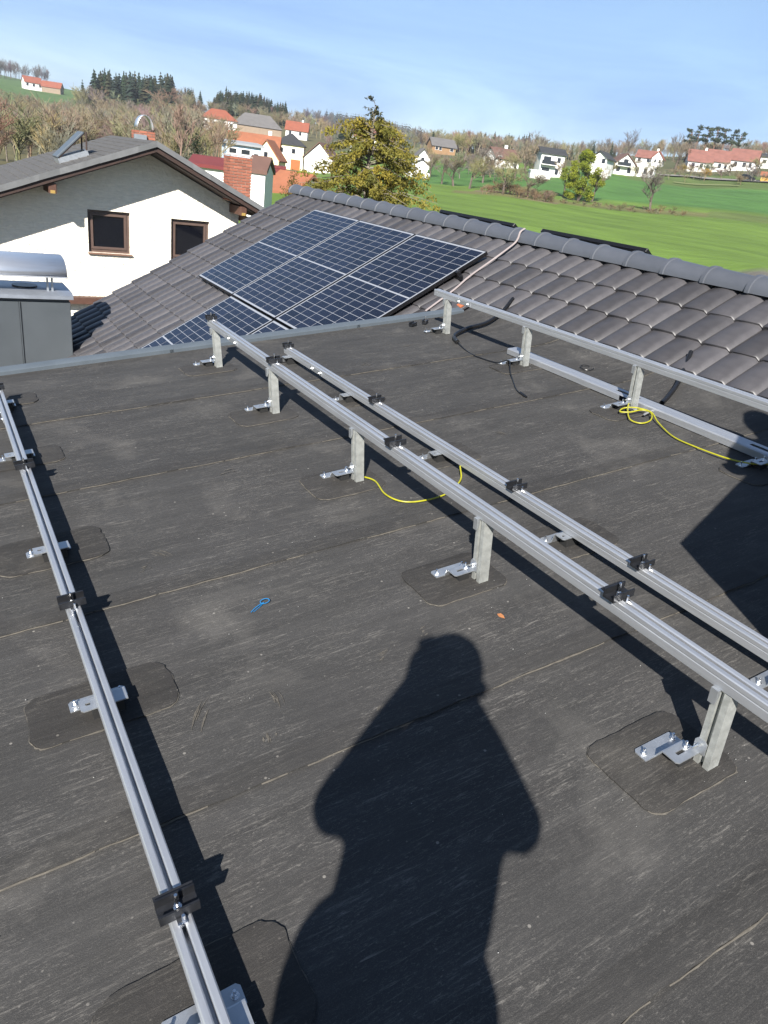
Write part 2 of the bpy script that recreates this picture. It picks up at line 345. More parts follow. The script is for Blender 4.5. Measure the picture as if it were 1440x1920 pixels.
def strip_on_ground(name, pts, width, m, lift=.12):
    mb = MB(); P = smooth_path([(*bearing(px, r), 0) for px, r in pts], 8); vs = []
    for i, p in enumerate(P):
        t = P[min(i + 1, len(P) - 1)] - P[max(i - 1, 0)]; nrm = np.array([-t[1], t[0]]); nrm = nrm / (np.linalg.norm(nrm) + 1e-9) * width / 2
        for s_ in (-1, 1):
            x, y = p[0] + s_ * nrm[0], p[1] + s_ * nrm[1]; vs.append((x, y, gz(x, y) + lift))
    mb.add(vs, [(2 * i, 2 * i + 1, 2 * i + 3, 2 * i + 2) for i in range(len(P) - 1)])
    o = mb.build(name, m, smooth=60); o['kind'] = 'structure'; return o
M_road = mat('pale_gravel', (.33, .31, .27), .9, noise=(.4, .15))
strip_on_ground('road', [(1235, 246), (1290, 250), (1340, 243), (1400, 238), (1500, 232)], 5, M_road, .35)
strip_on_ground('path', [(1262, 222), (1320, 222), (1385, 220)], 1.6, mat('dry_track', (.30, .29, .12), .9), .3)

# ------------------------------------------------------------------ own house
house = thing('house', 'dark tiled house in the foreground with a low membrane roof and a grey metal chimney', 'house')
# flat roof deck
flat = MB().box(-4.2, 4.20, -4.6, 5.5, -.28, -.012).build('flat_roof', M_mem, house, ROOF)
EDG = [-4.6, -3.55, -2.6, -1.58, -.56, .455, 1.37, 2.395, 3.45, 4.45]
def zf(u):
    t = min(max((u - 3.95) / .45, 0), 1.1); return .062 * t * t
def yend(u): return 5.50 + .035 * (u - .18)
us = np.concatenate([np.linspace(-4.2, -.4, 20), np.linspace(-.36, 3.9, 150), np.linspace(3.93, 4.42, 12)])
for i, e in enumerate(EDG):
    mb = MB(); rows = []
    last = i == len(EDG) - 1
    for k, u in enumerate(us):
        w_ = .0035 * wob(u, i + 1, 2.2) + .0028 * wob(u, i + 9, 17); y0 = e + w_; y1 = (yend(u) + .02) if last else EDG[i + 1] + .06
        lip = .0055 + .003 * wob(u, i + 4, 5)
        z0 = zf(u)
        rows.append([(u, y0 + .002, z0 - .006), (u, y0, z0 + lip), (u, y0 + .02, z0 + lip + .001), (u, y0 + .09, z0 + .004), (u, y0 + .13, z0 + .001), (u, (y0 + y1) / 2, z0 + .0015 * wob(u, i, 1.5)), (u, y1, z0 - .002)])
    nrw = 7; vs_ = [p for r_ in rows for p in r_]
    fs_ = [(a * nrw + b, (a + 1) * nrw + b, (a + 1) * nrw + b + 1, a * nrw + b + 1) for a in range(len(us) - 1) for b in range(nrw - 1)]
    mb.add(vs_, fs_); mb.m = [1 if b < 3 else 0 for a in range(len(us) - 1) for b in range(nrw - 1)]   # smoother weld band along the lap
    mb.build('membrane_sheet', [M_mem, M_weld], flat, smooth=50)
    if i > 3:                                          # dusty squeeze-out along the lap
        mb = MB(); rr_ = random.Random(i)
        u = -.4
        while u < 4.3:
            ln = rr_.uniform(.06, .5); n_ = int(ln / .03) + 2; vs_ = []
            for k in range(n_):
                uu = u + ln * k / (n_ - 1); w_ = .0035 * wob(uu, i + 1, 2.2) + .0028 * wob(uu, i + 9, 17)
                wd = (.0012 + .0050 * abs(wob(uu, i + 3, 8))) * math.sin(math.pi * min(max(k / (n_ - 1), .04), .96)) ** .4
                z0 = zf(uu)
                vs_ += [(uu, e + w_ - wd - .001, z0 + .0004), (uu, e + w_ - wd * .4, z0 + .0032), (uu, e + w_ + .0005, z0 + .0025)]
            mb.add(vs_, [(3 * a + b, 3 * a + 3 + b, 3 * a + 4 + b, 3 * a + 1 + b) for a in range(n_ - 1) for b in range(2)])
            u += ln + rr_.choice([.01, .06, .15, .3])
        mb.build('seam_bead', M_dust, flat, smooth=60)['kind'] = 'stuff'

def rounded(cx, cy, w_, h_, seed, r=.055, n=10):
    w_ *= 1.07; h_ *= 1.07
    pts = []
    for qx, qy, a0 in ((1, 1, 0), (-1, 1, 90), (-1, -1, 180), (1, -1, 270)):
        for k in range(n):
            A = R(a0 + 90 * k / (n - 1)); pts.append((qx * (w_ / 2 - r) + r * math.cos(A), qy * (h_ / 2 - r) + r * math.sin(A)))
    dense = []
    for i, p in enumerate(pts):
        q = pts[(i + 1) % len(pts)]; d_ = math.hypot(q[0] - p[0], q[1] - p[1]); m_ = max(1, int(d_ / .02))
        for j in range(m_): dense.append((p[0] + (q[0] - p[0]) * j / m_, p[1] + (q[1] - p[1]) * j / m_))
    out = []
    for i, p in enumerate(dense):
        k = 1 + .022 * wob(i * .22, seed, 1.0) + .007 * wob(i * .9, seed + 5, 1.0); out.append((cx + p[0] * k, cy + p[1] * k))
    return out
def patch(cx, cy, w_, h_, seed):
    P = rounded(cx, cy, w_, h_, seed); n = len(P); mb = MB()
    vs_ = []
    for s_, z in ((.994, .0005), (1.0, .0062), (.97, .0070), (.6, .0060)):
        vs_ += [(cx + (x - cx) * s_, cy + (y - cy) * s_, z + zf(x)) for x, y in P]
    fs_ = [tuple(range(3 * n, 4 * n))]
    for k in range(3): fs_ += [(k * n + i, k * n + (i + 1) % n, (k + 1) * n + (i + 1) % n, (k + 1) * n + i) for i in range(n)]
    mb.add(vs_, fs_); p_ = mb.build('patch', M_patch, flat, smooth=45)
    mb = MB(); rr_ = random.Random(seed); i = 0          # broken dusty rim
    while i < n - 2:
        ln = rr_.randint(6, 22); vs_ = []; ids = list(range(i, min(i + ln, n)))
        for j, q in enumerate(ids):
            x, y = P[q]; k1 = 1 + (.005 + .022 * abs(wob(q * .5, seed + 2))) * (math.sin(math.pi * (j + .3) / (len(ids))) ** .5 if len(ids) > 1 else 1)
            dx, dy = (x - cx), (y - cy); dd = math.hypot(dx, dy); ex = (k1 - 1) * .32
            vs_ += [(x + dx / dd * ex, y + dy / dd * ex, .0030 + zf(x)), (x + dx / dd * .001, y + dy / dd * .001, .0052 + zf(x))]
        mb.add(vs_, [(2 * a, 2 * a + 2, 2 * a + 3, 2 * a + 1) for a in range(len(ids) - 1)])
        i += ln + rr_.choice([0, 2, 5, 9])
    mb.build('dust_rim', M_dust, p_, smooth=60)['kind'] = 'stuff'
for k, (cx, cy, w_, h_) in enumerate([(1.47, .90, .335, .255), (1.485, 1.955, .345, .25), (1.49, 2.93, .35, .26), (1.49, 3.98, .35, .25), (1.49, 5.03, .34, .24),
        (.135, 1.895, .40, .22), (.14, 2.91, .385, .26), (.135, 3.95, .38, .22), (.13, .88, .38, .24), (.14, 4.93, .38, .2),
        (2.10, 2.97, .38, .24), (2.10, 1.97, .38, .24), (2.10, 4.0, .38, .24), (3.50, 2.04, .36, .24), (3.52, 3.03, .36, .22), (3.52, 4.07, .36, .22)]): patch(cx, cy, w_, h_, k + 3)

# edge flashing in lengths
for a, b_ in ((-4.2, -1.9), (-1.9, -.05), (-.05, 1.36), (1.36, 3.0), (3.0, 4.13)):
    mb = MB(); vs_ = []
    for u in (a, b_ + .03):
        y = yend(u) + (.0 if u == a else 0); up_ = .003 if u != a else 0
        vs_ += [(u, y, -.02), (u, y, .022 + up_), (u, y + .006, .026 + up_), (u, y + .084, .036 + up_), (u, y + .088, .032 + up_), (u, y + .090, -.16)]
    mb.add(vs_, [(k, k + 6, k + 7, k + 1) for k in range(5)]).build('edge_flashing', M_flash, flat, smooth=30)
# walls below
wl = MB()
wl.box(-4.0, 4.6, -4.4, 5.48, .2, ZC - 2.25)
wl.build('wall', M_render, house)

# tiled roof: underlay, tiles, ridge
SR = 4.50                                   # ridge position along the slope
Y0V, Y1V = -2.7, 12.2
tr = MB()
tr.box(3.36, SR, Y0V, 5.75, -.10, -.045); tr.box(-1.55, SR, 5.75, Y1V - .05, -.10, -.045)
tiled = tr.build('tiled_roof', M_tile, house, TILE)
rdg = TILE @ Vector((SR, 0, 0))             # far slope behind the ridge
FAR = Matrix(((math.cos(PH), 0, math.sin(PH), rdg.x), (0, 1, 0, 0), (-math.sin(PH), 0, math.cos(PH), rdg.z), (0, 0, 0, 1)))
fs_o = MB().box(.02, 5.8, Y0V, Y1V - .05, -.10, -.02).build('rear_slope', M_tile, house, FAR)
hw = MB(); hw.prism([(2.2, .2), (9.0, .2), (9.0, ZC - 2.35), (rdg.x, rdg.z - .15), (2.2, ZC - 2.6)], 5.8, Y1V - .35, 'y')
hw.build('wall', M_render, house)
PW, CO, TL = .2372, .335, .43
def tile_mesh():
    mb = MB(); n = 10; vs_ = []
    def prof(t):                             # wide raised pan, narrow valley at the joint
        if t < .18: return -.016 + .018 * math.sin(t / .18 * math.pi / 2)
        if t < .86: return .002 + .012 * math.sin((t - .18) / .68 * math.pi) + .012 * (t - .18)
        return .012 - .028 * ((t - .86) / .14) ** 1.6
    for x, z in ((0, -.004), (0, .024), (.012, .031), (TL, .002)):
        for k in range(n + 1):
            t = k / n; dx = -.016 * math.sin(math.pi * min(1, max(0, (t - .1) / .8))) if x < .02 else 0
            vs_.append((x + dx, (1 - t) * (PW - .003), z + prof(t)))
    fs_ = [(r_ * (n + 1) + k, r_ * (n + 1) + k + 1, (r_ + 1) * (n + 1) + k + 1, (r_ + 1) * (n + 1) + k) for r_ in range(3) for k in range(n)]
    fs_ += [(0, 11, 22, 33), (10, 43, 32, 21)]
    mb.add(vs_, fs_); return mb
tmb = tile_mesh(); tmesh = tmb.mesh('tile', M_tile, 40)
YP = [6.305, 7.690, 9.065, 10.505]           # module edges on the upper row
cands = []
for ci in range(-14, 2):
    s0 = 4.395 + (ci) * CO
    if s0 > 4.2: continue
    for k in range(-24, 40):
        y = 2.94 + k * PW
        if y < Y0V or y + PW > Y1V + .1: continue
        if y < 5.72 and s0 < 3.3: continue
        if y >= 5.72 and s0 < -1.45: continue
        p = TILE @ Vector((s0 + .15, y + PW / 2, 0)); v = CM.T @ np.array([p.x, p.y, p.z - ZC])
        px, py = 720 + F_PX * v[0] / v[2], 960 + F_PX * v[1] / v[2]
        ok = v[2] > 0 and -20 < px < 1480 and not (YP[0] + .1 < y < YP[3] - .2 and 1.9 < s0 < 3.7) and not (y < 9.0 and y > 5.8 and s0 < 1.75)
        if y > 5.72 and py > 690 - .125 * px + 15: ok = False
        if s0 < 0 and px < 135: ok = False
        dd = math.sqrt(p.x ** 2 + p.y ** 2)
        cands.append((not ok, dd, s0, y))
cands.sort(); rj = random.Random(3); rest = MB()
for i, (bad, dd, s0, y) in enumerate(cands):
    jx, jz, ja = rj.gauss(0, .003), rj.gauss(0, .0015), rj.gauss(0, .006)
    if i < 300 and not bad:
        link('tile', tmesh, tiled, Matrix.Translation((s0 + jx, y, jz)) @ Matrix.Rotation(ja, 4, 'Z') @ Matrix.Rotation(rj.gauss(0, .004), 4, 'X'))
    else: rest.add([(a + s0 + jx, b + y, c + jz) for a, b, c in tmb.v], tmb.f)
ro = rest.build('tile_field', M_tile, tiled, smooth=40); ro['kind'] = 'stuff'
# ridge tiles
def ridge_mesh():
    mb = MB(); n = 12; vs_ = []
    prof = [(0, .118), (.0, .132), (.035, .134), (.04, .124), (.44, .108)]
    for yy, r_ in prof:
        for k in range(n + 1):
            A = R(-8 + 196 * k / n); vs_.append((r_ * 1.08 * math.cos(A), -yy, r_ * .92 * math.sin(A)))
    mb.add(vs_, [(a * (n + 1) + k, a * (n + 1) + k + 1, (a + 1) * (n + 1) + k + 1, (a + 1) * (n + 1) + k) for a in range(len(prof) - 1) for k in range(n)])
    mb.add([vs_[k] for k in range(n + 1)], [tuple(range(n + 1))])
    return mb.mesh('ridge_tile', M_ridge, 35)
rmesh = ridge_mesh(); y = Y1V + .02
while y > Y0V:
    link('ridge_tile', rmesh, tiled, TILE.inverted() @ Matrix.Translation((rdg.x, y, rdg.z - .015 + rj.gauss(0, .002))) @ Matrix.Rotation(rj.gauss(0, .01), 4, 'Z')); y -= .412
# one clay piece with its engobe broken off
MB().cbox(3.235, 3.36, 5.79, 5.86, .014, .034, .006).build('broken_tile', M_tileorange, tiled)

# metal-clad chimney
X0, X1, YF, YB, ZT = -.18, 1.60, 10.40, 11.20, ZC - 1.965
ch = MB().box(X0 + .01, X1 - .01, YF + .01, YB - .01, ZC - 4.6, ZT - .002).build('chimney', M_clad, house)
for a, b_ in ((X0, .405), (.42, .995), (1.01, X1)):
    MB().cbox(a, b_, YF - .004, YF + .008, ZC - 4.4, ZT - .045, .003).build('cladding_panel', M_clad, ch)
for a in (.4125, 1.0025): MB().box(a - .006, a + .006, YF - .022, YF + .004, ZC - 4.4, ZT - .045).build('standing_seam', M_clad, ch)
MB().cbox(X1 - .008, X1 + .004, YF - .002, YB, ZC - 4.4, ZT - .045, .002).build('cladding_panel', M_clad, ch)
cp = MB(); cp.prism([(YF - .06, ZT), (YF - .06, ZT + .045), (YF + .03, ZT + .075), (YB - .03, ZT + .075), (YB + .05, ZT + .045), (YB + .05, ZT)], X0 - .04, X1 + .035, 'x')
cp.build('cap_plate', M_capm, ch, smooth=30)
for xx in (-.05, .52, 1.12):
    fl = MB(); fl.cyl((xx, (YF + YB) / 2, ZT + .07), .15, .022, 24); fl.build('flue_collar', M_black, ch, smooth=40)
hd = MB(); vs_ = []; n = 16
for sx in (X0 - .02, X1 - .02):
    for k in range(n + 1):
        A = math.pi * (k / n); yy = (YF + YB) / 2 - .43 * math.cos(A); zz = ZT + .27 + .215 * math.sin(A) ** .75; vs_.append((sx, yy, zz))
hd.add(vs_, [(k, n + 1 + k, n + 2 + k, k + 1) for k in range(n)])
ho = hd.build('hood', M_hood, ch, smooth=60); sm = ho.modifiers.new('t', 'SOLIDIFY'); sm.thickness = .006; sm.offset = -1
MB().cbox(X0 - .025, X1 - .012, YF - .045, YF - .028, ZT + .262, ZT + .278, .004).build('hood_lip', M_hood, ho)
for xx in (.1, 1.36, 1.415):
    MB().box(xx - .012, xx + .012, YF + .12, YF + .135, ZT + .06, ZT + .40).build('hood_bracket', M_steel, ch)
for xx in (1.28, 1.33, 1.45): MB().cyl((xx, YF + .16, ZT + .425), .012, .02, 8).build('rivet', M_bolt, ho, smooth=40)

# ------------------------------------------------------------------ solar modules
cell_me = MB().cbox(-.0448, .0448, -.1045, .1045, 0, .0012, .0005)
cell_me.v = [(x, y, z) for x, y, z in cell_me.v]; cell_me = cell_me.mesh('cell', M_cell)
def module(label, mw, L=1.985, W=1.362, cells=True, group=None):
    t = thing('photovoltaic_module', label, 'solar panel', mw, group)
    fr = MB()
    for x0, x1, y0, y1 in ((0, L, 0, .008), (0, L, W - .008, W), (0, .008, .008, W - .008), (L - .008, L, .008, W - .008)): fr.cbox(x0, x1, y0, y1, -.035, .0022, .0012)
    fr.build('frame', M_pvframe, t)
    MB().box(.008, L - .008, .008, W - .008, -.006, 0).build('backsheet', M_back, t)
    if cells:
        px_, py_ = .0955, (W - .056) / 6
        for h in (0, 1):
            for i in range(10):
                for j in range(6):
                    link('cell', cell_me, t, Matrix.Translation((.030 + px_ / 2 + i * px_ + h * (L - .060 - 10 * px_), .028 + py_ / 2 + j * py_, .0001)))
    return t
HP = .115
G_up = 'modules on the near tiled slope'
for (y, lb) in zip(YP[:3], ('rightmost of the upper row of three', 'middle one of the upper row of three', 'left one of the upper row, nearest the roof verge')):
    module('dark blue solar panel, ' + lb, TILE @ T(2.028, y + .008, HP), group=G_up)
module('dark blue solar panel of the lower row, half hidden by the flat roof', TILE @ T(.02, YP[1] + .008 - .03, HP), group=G_up)
module('dark blue solar panel at the lower right, only a top corner showing above the flashing', TILE @ T(.02, YP[0] + .008 - .03, HP), group=G_up)
# mounting under the array: rails and end clamps
for i, (sx, ya, yb_) in enumerate(((2.45, 6.24, 10.56), (3.6, 6.24, 10.56), (.45, 6.24, 9.1), (1.6, 6.24, 9.1))):
    t = thing('module_rail', ('black rail under the solar panels, lower one of the upper row', 'black rail under the solar panels, upper one of the upper row', 'black rail under the lower row, lower one', 'black rail under the lower row, upper one')[i], 'rail', TILE @ T(sx, ya, .035))
    MB().cbox(-.02, .02, 0, yb_ - ya, 0, .044, .004).build('profile', M_pvframe, t)
    for q in range(int((yb_ - ya - .4) / 1.1) + 1): MB().box(-.03, .10, .35 + q * 1.1, .39 + q * 1.1, -.02, .012).build('roof_hook', M_steel, t)
    e = MB().cbox(-.025, .025, .022, .062, .044, .085, .004).build('end_clamp', M_pvframe, t); MB().cyl((0, .042, .085), .008, .014, 6).build('bolt', M_bolt, e)
# modules on the far slope, their top edges show over the ridge
t = module('black-edged solar panel on the far slope, left one showing over the ridge', FAR @ Matrix.Translation((.075, 6.72, .192)) @ Matrix.Rotation(R(4), 4, 'Y'), L=1.7, W=1.47, cells=False)
t = module('black-edged solar panel on the far slope, right one showing over the ridge', FAR @ Matrix.Translation((.075, 4.83, .192)) @ Matrix.Rotation(R(4), 4, 'Y'), L=1.7, W=1.44, cells=False)

# strap over the ridge
sp = smooth_path([(3.0, 6.04, .055), (3.4, 6.10, .055), (3.654, 6.17, .055), (4.0, 6.21, .055), (4.22, 6.24, .056), (4.33, 6.255, .062), (4.38, 6.26, .085), (4.43, 6.27, .125), (4.50, 6.28, .128)], 4)
mb = MB(); vs_ = []
for p in sp: vs_ += [(p[0], p[1] - .012, p[2]), (p[0], p[1] + .012, p[2]), (p[0], p[1] + .012, p[2] + .005), (p[0], p[1] - .012, p[2] + .005)]
mb.add(vs_, [(4 * a + k, 4 * a + 4 + k, 4 * a + 4 + (k + 1) % 4, 4 * a + (k + 1) % 4) for a in range(len(sp) - 1) for k in range(4)])
o = mb.build('strap', M_strap, mw=TILE, smooth=30); tag(o, 'pale flat strap laid down the tiles from the ridge beside the modules', 'strap')

# ------------------------------------------------------------------ mounting rails on the membrane
def prof_poly(w_=.046, h_=.05, g_=.0048, gd=.034):
    a = w_ / 2
    return [(-a, .002), (-a + .002, 0), (a - .002, 0), (a, .002), (a, h_ * .55), (a - .0025, h_ * .58), (a - .0025, h_ * .64), (a, h_ * .67), (a, h_ - .003), (a - .003, h_),
            (g_ + .003, h_), (g_, h_ - .003), (g_, h_ - gd), (-g_, h_ - gd), (-g_, h_ - .003), (-g_ - .003, h_), (-a + .003, h_), (-a, h_ - .003), (-a, h_ * .67), (-a + .0025, h_ * .64), (-a + .0025, h_ * .58), (-a, h_ * .55)]
def polyprism(mb, poly, a, b_, f=lambda x, z, t: (x, t, z)):
    """concave-safe: side walls as quads, caps as a fan-free strip of convex pieces"""
    n = len(poly); vs_ = [f(x, z, a) for x, z in poly] + [f(x, z, b_) for x, z in poly]
    mb.add(vs_, [(i, (i + 1) % n, n + (i + 1) % n, n + i) for i in range(n)] + [tuple(range(n - 1, -1, -1)), tuple(range(n, 2 * n))]); return mb
def profile(y0, y1, zb): return polyprism(MB(), [(x, z + zb) for x, z in prof_poly()], y0, y1)
def bolt_mb(x, y, z, h=.022, mb=None):
    mb = mb or MB(); mb.cyl((x, y, z), .0095, .0016, 10); mb.cyl((x, y, z + .0016), .0072, .006, 6); mb.cyl((x, y, z + .0076), .0038, h, 8); return mb
def clamp(parent, y, z, ang=0, end=False):
    mb = MB(); a = .043
    pr = [(-.022, 0), (.022, 0), (.022, .030), (.017, .030), (.017, .008), (.006, .006), (-.006, .006), (-.017, .008), (-.017, .026), (-.022, .026)]
    if end: a = .036
    polyprism(mb, pr, -a, a, lambda x, zz, t: (t, x, zz))
    mb.add([(-a, .022, .021), (a, .022, .021), (a, .034, .024), (-a, .034, .024), (-a, .022, .018), (a, .022, .018), (a, .034, .020), (-a, .034, .020)], [(0, 1, 2, 3), (7, 6, 5, 4), (1, 5, 6, 2), (0, 3, 7, 4), (3, 2, 6, 7)])
    c = mb.build('clamp', M_black, parent, T(0, y, z + .001, ang))
    bolt_mb(0, 0, .008, .032).build('bolt', M_bolt, c, smooth=35)
    nb = MB(); nb.box(-.010, .010, -.040, -.024, -.006, .004); nb.cyl((.004, -.033, .004), .004, .016, 6); nb.build('spring_nut', M_bolt, c)
    return c
def zbracket(parent, yc, u0, u1, zt, slot, name='foot_bracket', b0=None, b1=None):
    """folded Z bracket running along u: upper flange under the profile, web, base flange behind; square or long hole in the upper flange"""
    th = .0038; mb = MB(); ya, yb = yc - .028, yc + .025; b0 = u0 if b0 is None else b0; b1 = u1 if b1 is None else b1
    s0, s1 = slot; hy = .0055
    c_ = .008                                       # clipped corner at the free end
    mb.prism([(u0 + c_, ya), (s0, ya), (s0, yb), (u0, yb), (u0, ya + c_)], zt - th, zt, 'z'); mb.prism([(s1, ya), (u1, ya), (u1, yb), (s1, yb)], zt - th, zt, 'z')
    mb.prism([(s0, ya), (s1, ya), (s1, yc - hy), (s0, yc - hy)], zt - th, zt, 'z'); mb.prism([(s0, yc + hy), (s1, yc + hy), (s1, yb), (s0, yb)], zt - th, zt, 'z')
    mb.prism([(yb, zt - th), (yb, zt), (yb + .004, zt - .001), (yb + .021, .0113), (yb + .018, .0075)], u0, u1, 'x')
    mb.prism([(b0 + c_, yb + .066), (b0, yb + .066 - c_), (b0, yb + .018), (b1, yb + .018), (b1, yb + .066 - c_), (b1 - c_, yb + .066)], .0075, .0113, 'z')
    o = mb.build(name, M_steel, parent)
    for q in (b0 + .017, b1 - .017): bolt_mb(q, yb + .042, .0113, .012).build('bolt', M_bolt, o, smooth=35)
    MB().box(u0 + .03, u1 - .012, ya + .012, yb - .002, .001, zt - th - .001).build('rubber_pad', M_rub, o)
    return o
def post(parent, y, ztop, side=1):
    """slotted upright standing on a folded foot, groove towards -u"""
    mb = MB(); w_, dpt = .050, .044; hz = ztop
    pl = [(-dpt / 2, -w_ / 2), (dpt / 2, -w_ / 2), (dpt / 2, w_ / 2), (-dpt / 2, w_ / 2), (-dpt / 2, .008), (-dpt / 2 + .014, .008), (-dpt / 2 + .014, -.006), (-dpt / 2, -.006)]
    n = len(pl); tops = [hz - max(0, (x - 0.0) / (dpt / 2)) * .028 for x, _ in pl]
    vs_ = [(x, yy, .004) for x, yy in pl] + [(x, yy, tz) for (x, yy), tz in zip(pl, tops)]
    mb.add(vs_, [(i, (i + 1) % n, n + (i + 1) % n, n + i) for i in range(n)] + [(3, 2, 1, 0), (4, 3, 0, 7), (4, 7, 6, 5), (n, n + 1, n + 2, n + 3), (n + 4, n + 7, n, n + 3), (n + 4, n + 5, n + 6, n + 7)])
    p = mb.build('post', M_galv, parent, T(0, y + .012, 0))
    zbracket(p, .040, -.112, -.0225, .046, (-.085, -.055), b0=-.150, b1=.004)
    bolt_mb(-.040, .046, .046, .014).build('bolt', M_bolt, p, smooth=35)
    MB().prism([(-.004, .046), (.034, .046), (.034, .082), (.026, .094), (.004, .094), (-.004, .086)], -.0255, -.0218, 'x').build('tab', M_steel, p)
    h_ = MB().cyl((-.036, .018, .074), .0068, .010, 6, 'x'); h_.cyl((-.056, .018, .074), .0036, .02, 8, 'x'); h_.build('bolt', M_bolt, p, smooth=35)
    MB().box(-.018, .018, -.022, .022, .001, .007).build('rubber_pad', M_rub, p)
    # small angle under the rail at the head of the post
    an = MB(); an.prism([(-.034, hz - .046), (-.0215, hz - .022), (-.0215, hz + .002), (-.034, hz + .002)], .006, .028, 'y'); an.build('rail_angle', M_steel, p)
    return p
def hat(parent, y, zb): zbracket(parent, y - .05, -.068, .066, zb - .0008, (-.052, -.038), b0=-.094, b1=.074)
def low_rail(label, u, y0, y1, feet, clamps, joint=None, rz=0):
    t = thing('mounting_rail', label, 'mounting rail', ROOF @ T(u, 0))
    segs = [y0] + ([joint] if joint else []) + [y1]
    for a, b_ in zip(segs[:-1], segs[1:]): profile(a + (.0008 if a != y0 else 0), b_, .058).build('profile', M_alu, t)
    if joint:
        j = MB(); j.box(-.026, -.0225, joint - .09, joint + .09, .064, .094); j.build('joiner', M_steel, t)
        for q in (-.06, .06): bolt = MB().cyl((-.034, joint + q, .079), .007, .009, 6, 'x').build('bolt', M_bolt, t)
    for f_ in feet: hat(t, f_, .058)
    for c_ in clamps: clamp(t, c_, .108, end=(c_ > 4.8))
    return t
def tall_rail(label, u, y0, y1, posts, clamps, zb, joint=None):
    t = thing('mounting_rail', label, 'mounting rail', ROOF @ T(u, 0))
    segs = [y0] + ([joint] if joint else []) + [y1]
    for a, b_ in zip(segs[:-1], segs[1:]): profile(a + (.0008 if a != y0 else 0), b_, zb).build('profile', M_alu, t)
    if joint:
        MB().box(-.0262, -.0232, joint - .10, joint + .10, zb + .004, zb + .036).build('joiner', M_steel, t)
        MB().cyl((-.034, joint - .06, zb + .018), .006, .009, 6, 'x').build('bolt', M_bolt, t); MB().cyl((-.034, joint + .06, zb + .018), .006, .009, 6, 'x').build('bolt', M_bolt, t)
    for p in posts: post(t, p, zb - .001)
    for c_ in clamps: clamp(t, c_, zb + .05, end=(c_ > 4.9))
    return t
low_rail('low aluminium rail at the left edge of the roof on hat-shaped feet', .134, -1.6, 4.88, [.86, 1.895, 2.89, 3.95, 4.80], [1.05, 2.315, 3.58, 4.85], joint=4.45)
tall_rail('raised aluminium rail across the middle of the roof on five posts', 1.568, -1.6, 5.13, [-.25, .815, 1.885, 2.905, 3.975, 5.02], [1.235, 2.565, 3.95, 5.10], .278, joint=4.62)
low_rail('low aluminium rail just behind the raised middle rail, thin black shadow under it', 2.075, -1.6, 4.97, [.95, 1.985, 2.97, 4.0, 4.93], [1.555, 2.31, 3.625, 4.94], joint=4.42)
tall_rail('raised aluminium rail along the foot of the tiles on slender posts', 3.585, -1.6, 5.27, [-.1, .95, 2.0, 3.0, 4.055, 5.08], [], .29, joint=4.85)

# slotted channel lying beside the tiles
t = thing('slotted_channel', 'long slotted steel channel lying on the roof behind the posts', 'channel', ROOF @ T(3.655, 1.2, .006, R(-1.1)))
cw, chh, cl0, cl1 = .104, .042, -2.6, 3.17
slots = [1.95, .93, -.1, -1.1]; sp_ = MB()
sp_.box(-cw / 2, -cw / 2 + .004, cl0, 1.90, 0, chh - .006); sp_.box(-cw / 2, -cw / 2 + .004, 1.98, cl1, 0, chh - .006)
sp_.box(cw / 2 - .004, cw / 2, cl0, cl1, 0, chh - .006); sp_.build('side_wall', M_alu, t)
tp = MB(); tp.prism([(-cw / 2, chh - .006), (-cw / 2 + .008, chh), (-.014, chh), (-.014, chh - .004), (-cw / 2 + .006, chh - .005)], cl0, cl1, 'y')
tp.prism([(.014, chh), (cw / 2 - .008, chh), (cw / 2, chh - .006), (cw / 2 - .006, chh - .005), (.014, chh - .004)], cl0, cl1, 'y')
ends = [cl1] + sum([[s_ + .10, s_ - .10] for s_ in slots], []) + [cl0]
for a, b_ in zip(ends[0::2], ends[1::2]): tp.box(-.0138, .0138, b_, a, chh - .004, chh - .0004)
tp.build('top_web', M_alu, t)

# ------------------------------------------------------------------ cables and small things on the roof
def cable(name, label, cat, pts, r, m, k=8, n=7):
    mb = MB().tube(smooth_path(pts, k), r, n); o = mb.build(name, m, mw=ROOF, smooth=60); return tag(o, label, cat)
cable('earth_wire', 'yellow-green earth wire looping from a post foot to the low rail', 'wire', [(1.60, 2.93, .012), (1.625, 2.84, .018), (1.60, 2.70, .016), (1.632, 2.605, .012), (1.72, 2.565, .010), (1.86, 2.565, .014), (1.99, 2.63, .03), (2.05, 2.72, .058)], .0043, M_yg)
cable('earth_wire', 'yellow-green earth wire coiled at a post foot and running off to the right', 'wire',
      [(3.57, 3.03, .05), (3.50, 2.97, .035), (3.42, 2.87, .018), (3.44, 2.80, .014), (3.52, 2.80, .020), (3.585, 2.86, .035), (3.56, 2.915, .04), (3.48, 2.93, .035), (3.44, 2.975, .03), (3.50, 3.0, .035), (3.55, 2.95, .045), (3.585, 2.86, .04), (3.53, 2.75, .02), (3.45, 2.57, .012), (3.43, 2.40, .016), (3.445, 2.2, .02), (3.48, 2.08, .03), (3.55, 2.0, .04), (3.62, 1.8, .05)], .0046, M_yg)
cable('corrugated_hose', 'thick black cable conduit curling out on the membrane by the first right post', 'hose', [(4.50, 5.36, .16), (4.30, 5.26, .075), (4.05, 5.14, .035), (3.80, 5.06, .035), (3.63, 4.985, .028), (3.53, 4.90, .024), (3.475, 4.77, .022)], .017, M_cable, n=10)
cable('solar_cable', 'thin black cable running from the conduit past a post foot to a plug', 'cable', [(3.478, 4.78, .024), (3.43, 4.60, .008), (3.40, 4.43, .008), (3.43, 4.21, .010), (3.46, 4.12, .045), (3.44, 4.06, .05), (3.36, 3.95, .02), (3.28, 3.82, .008), (3.18, 3.66, .007), (3.145, 3.57, .007)], .0042, M_cable)
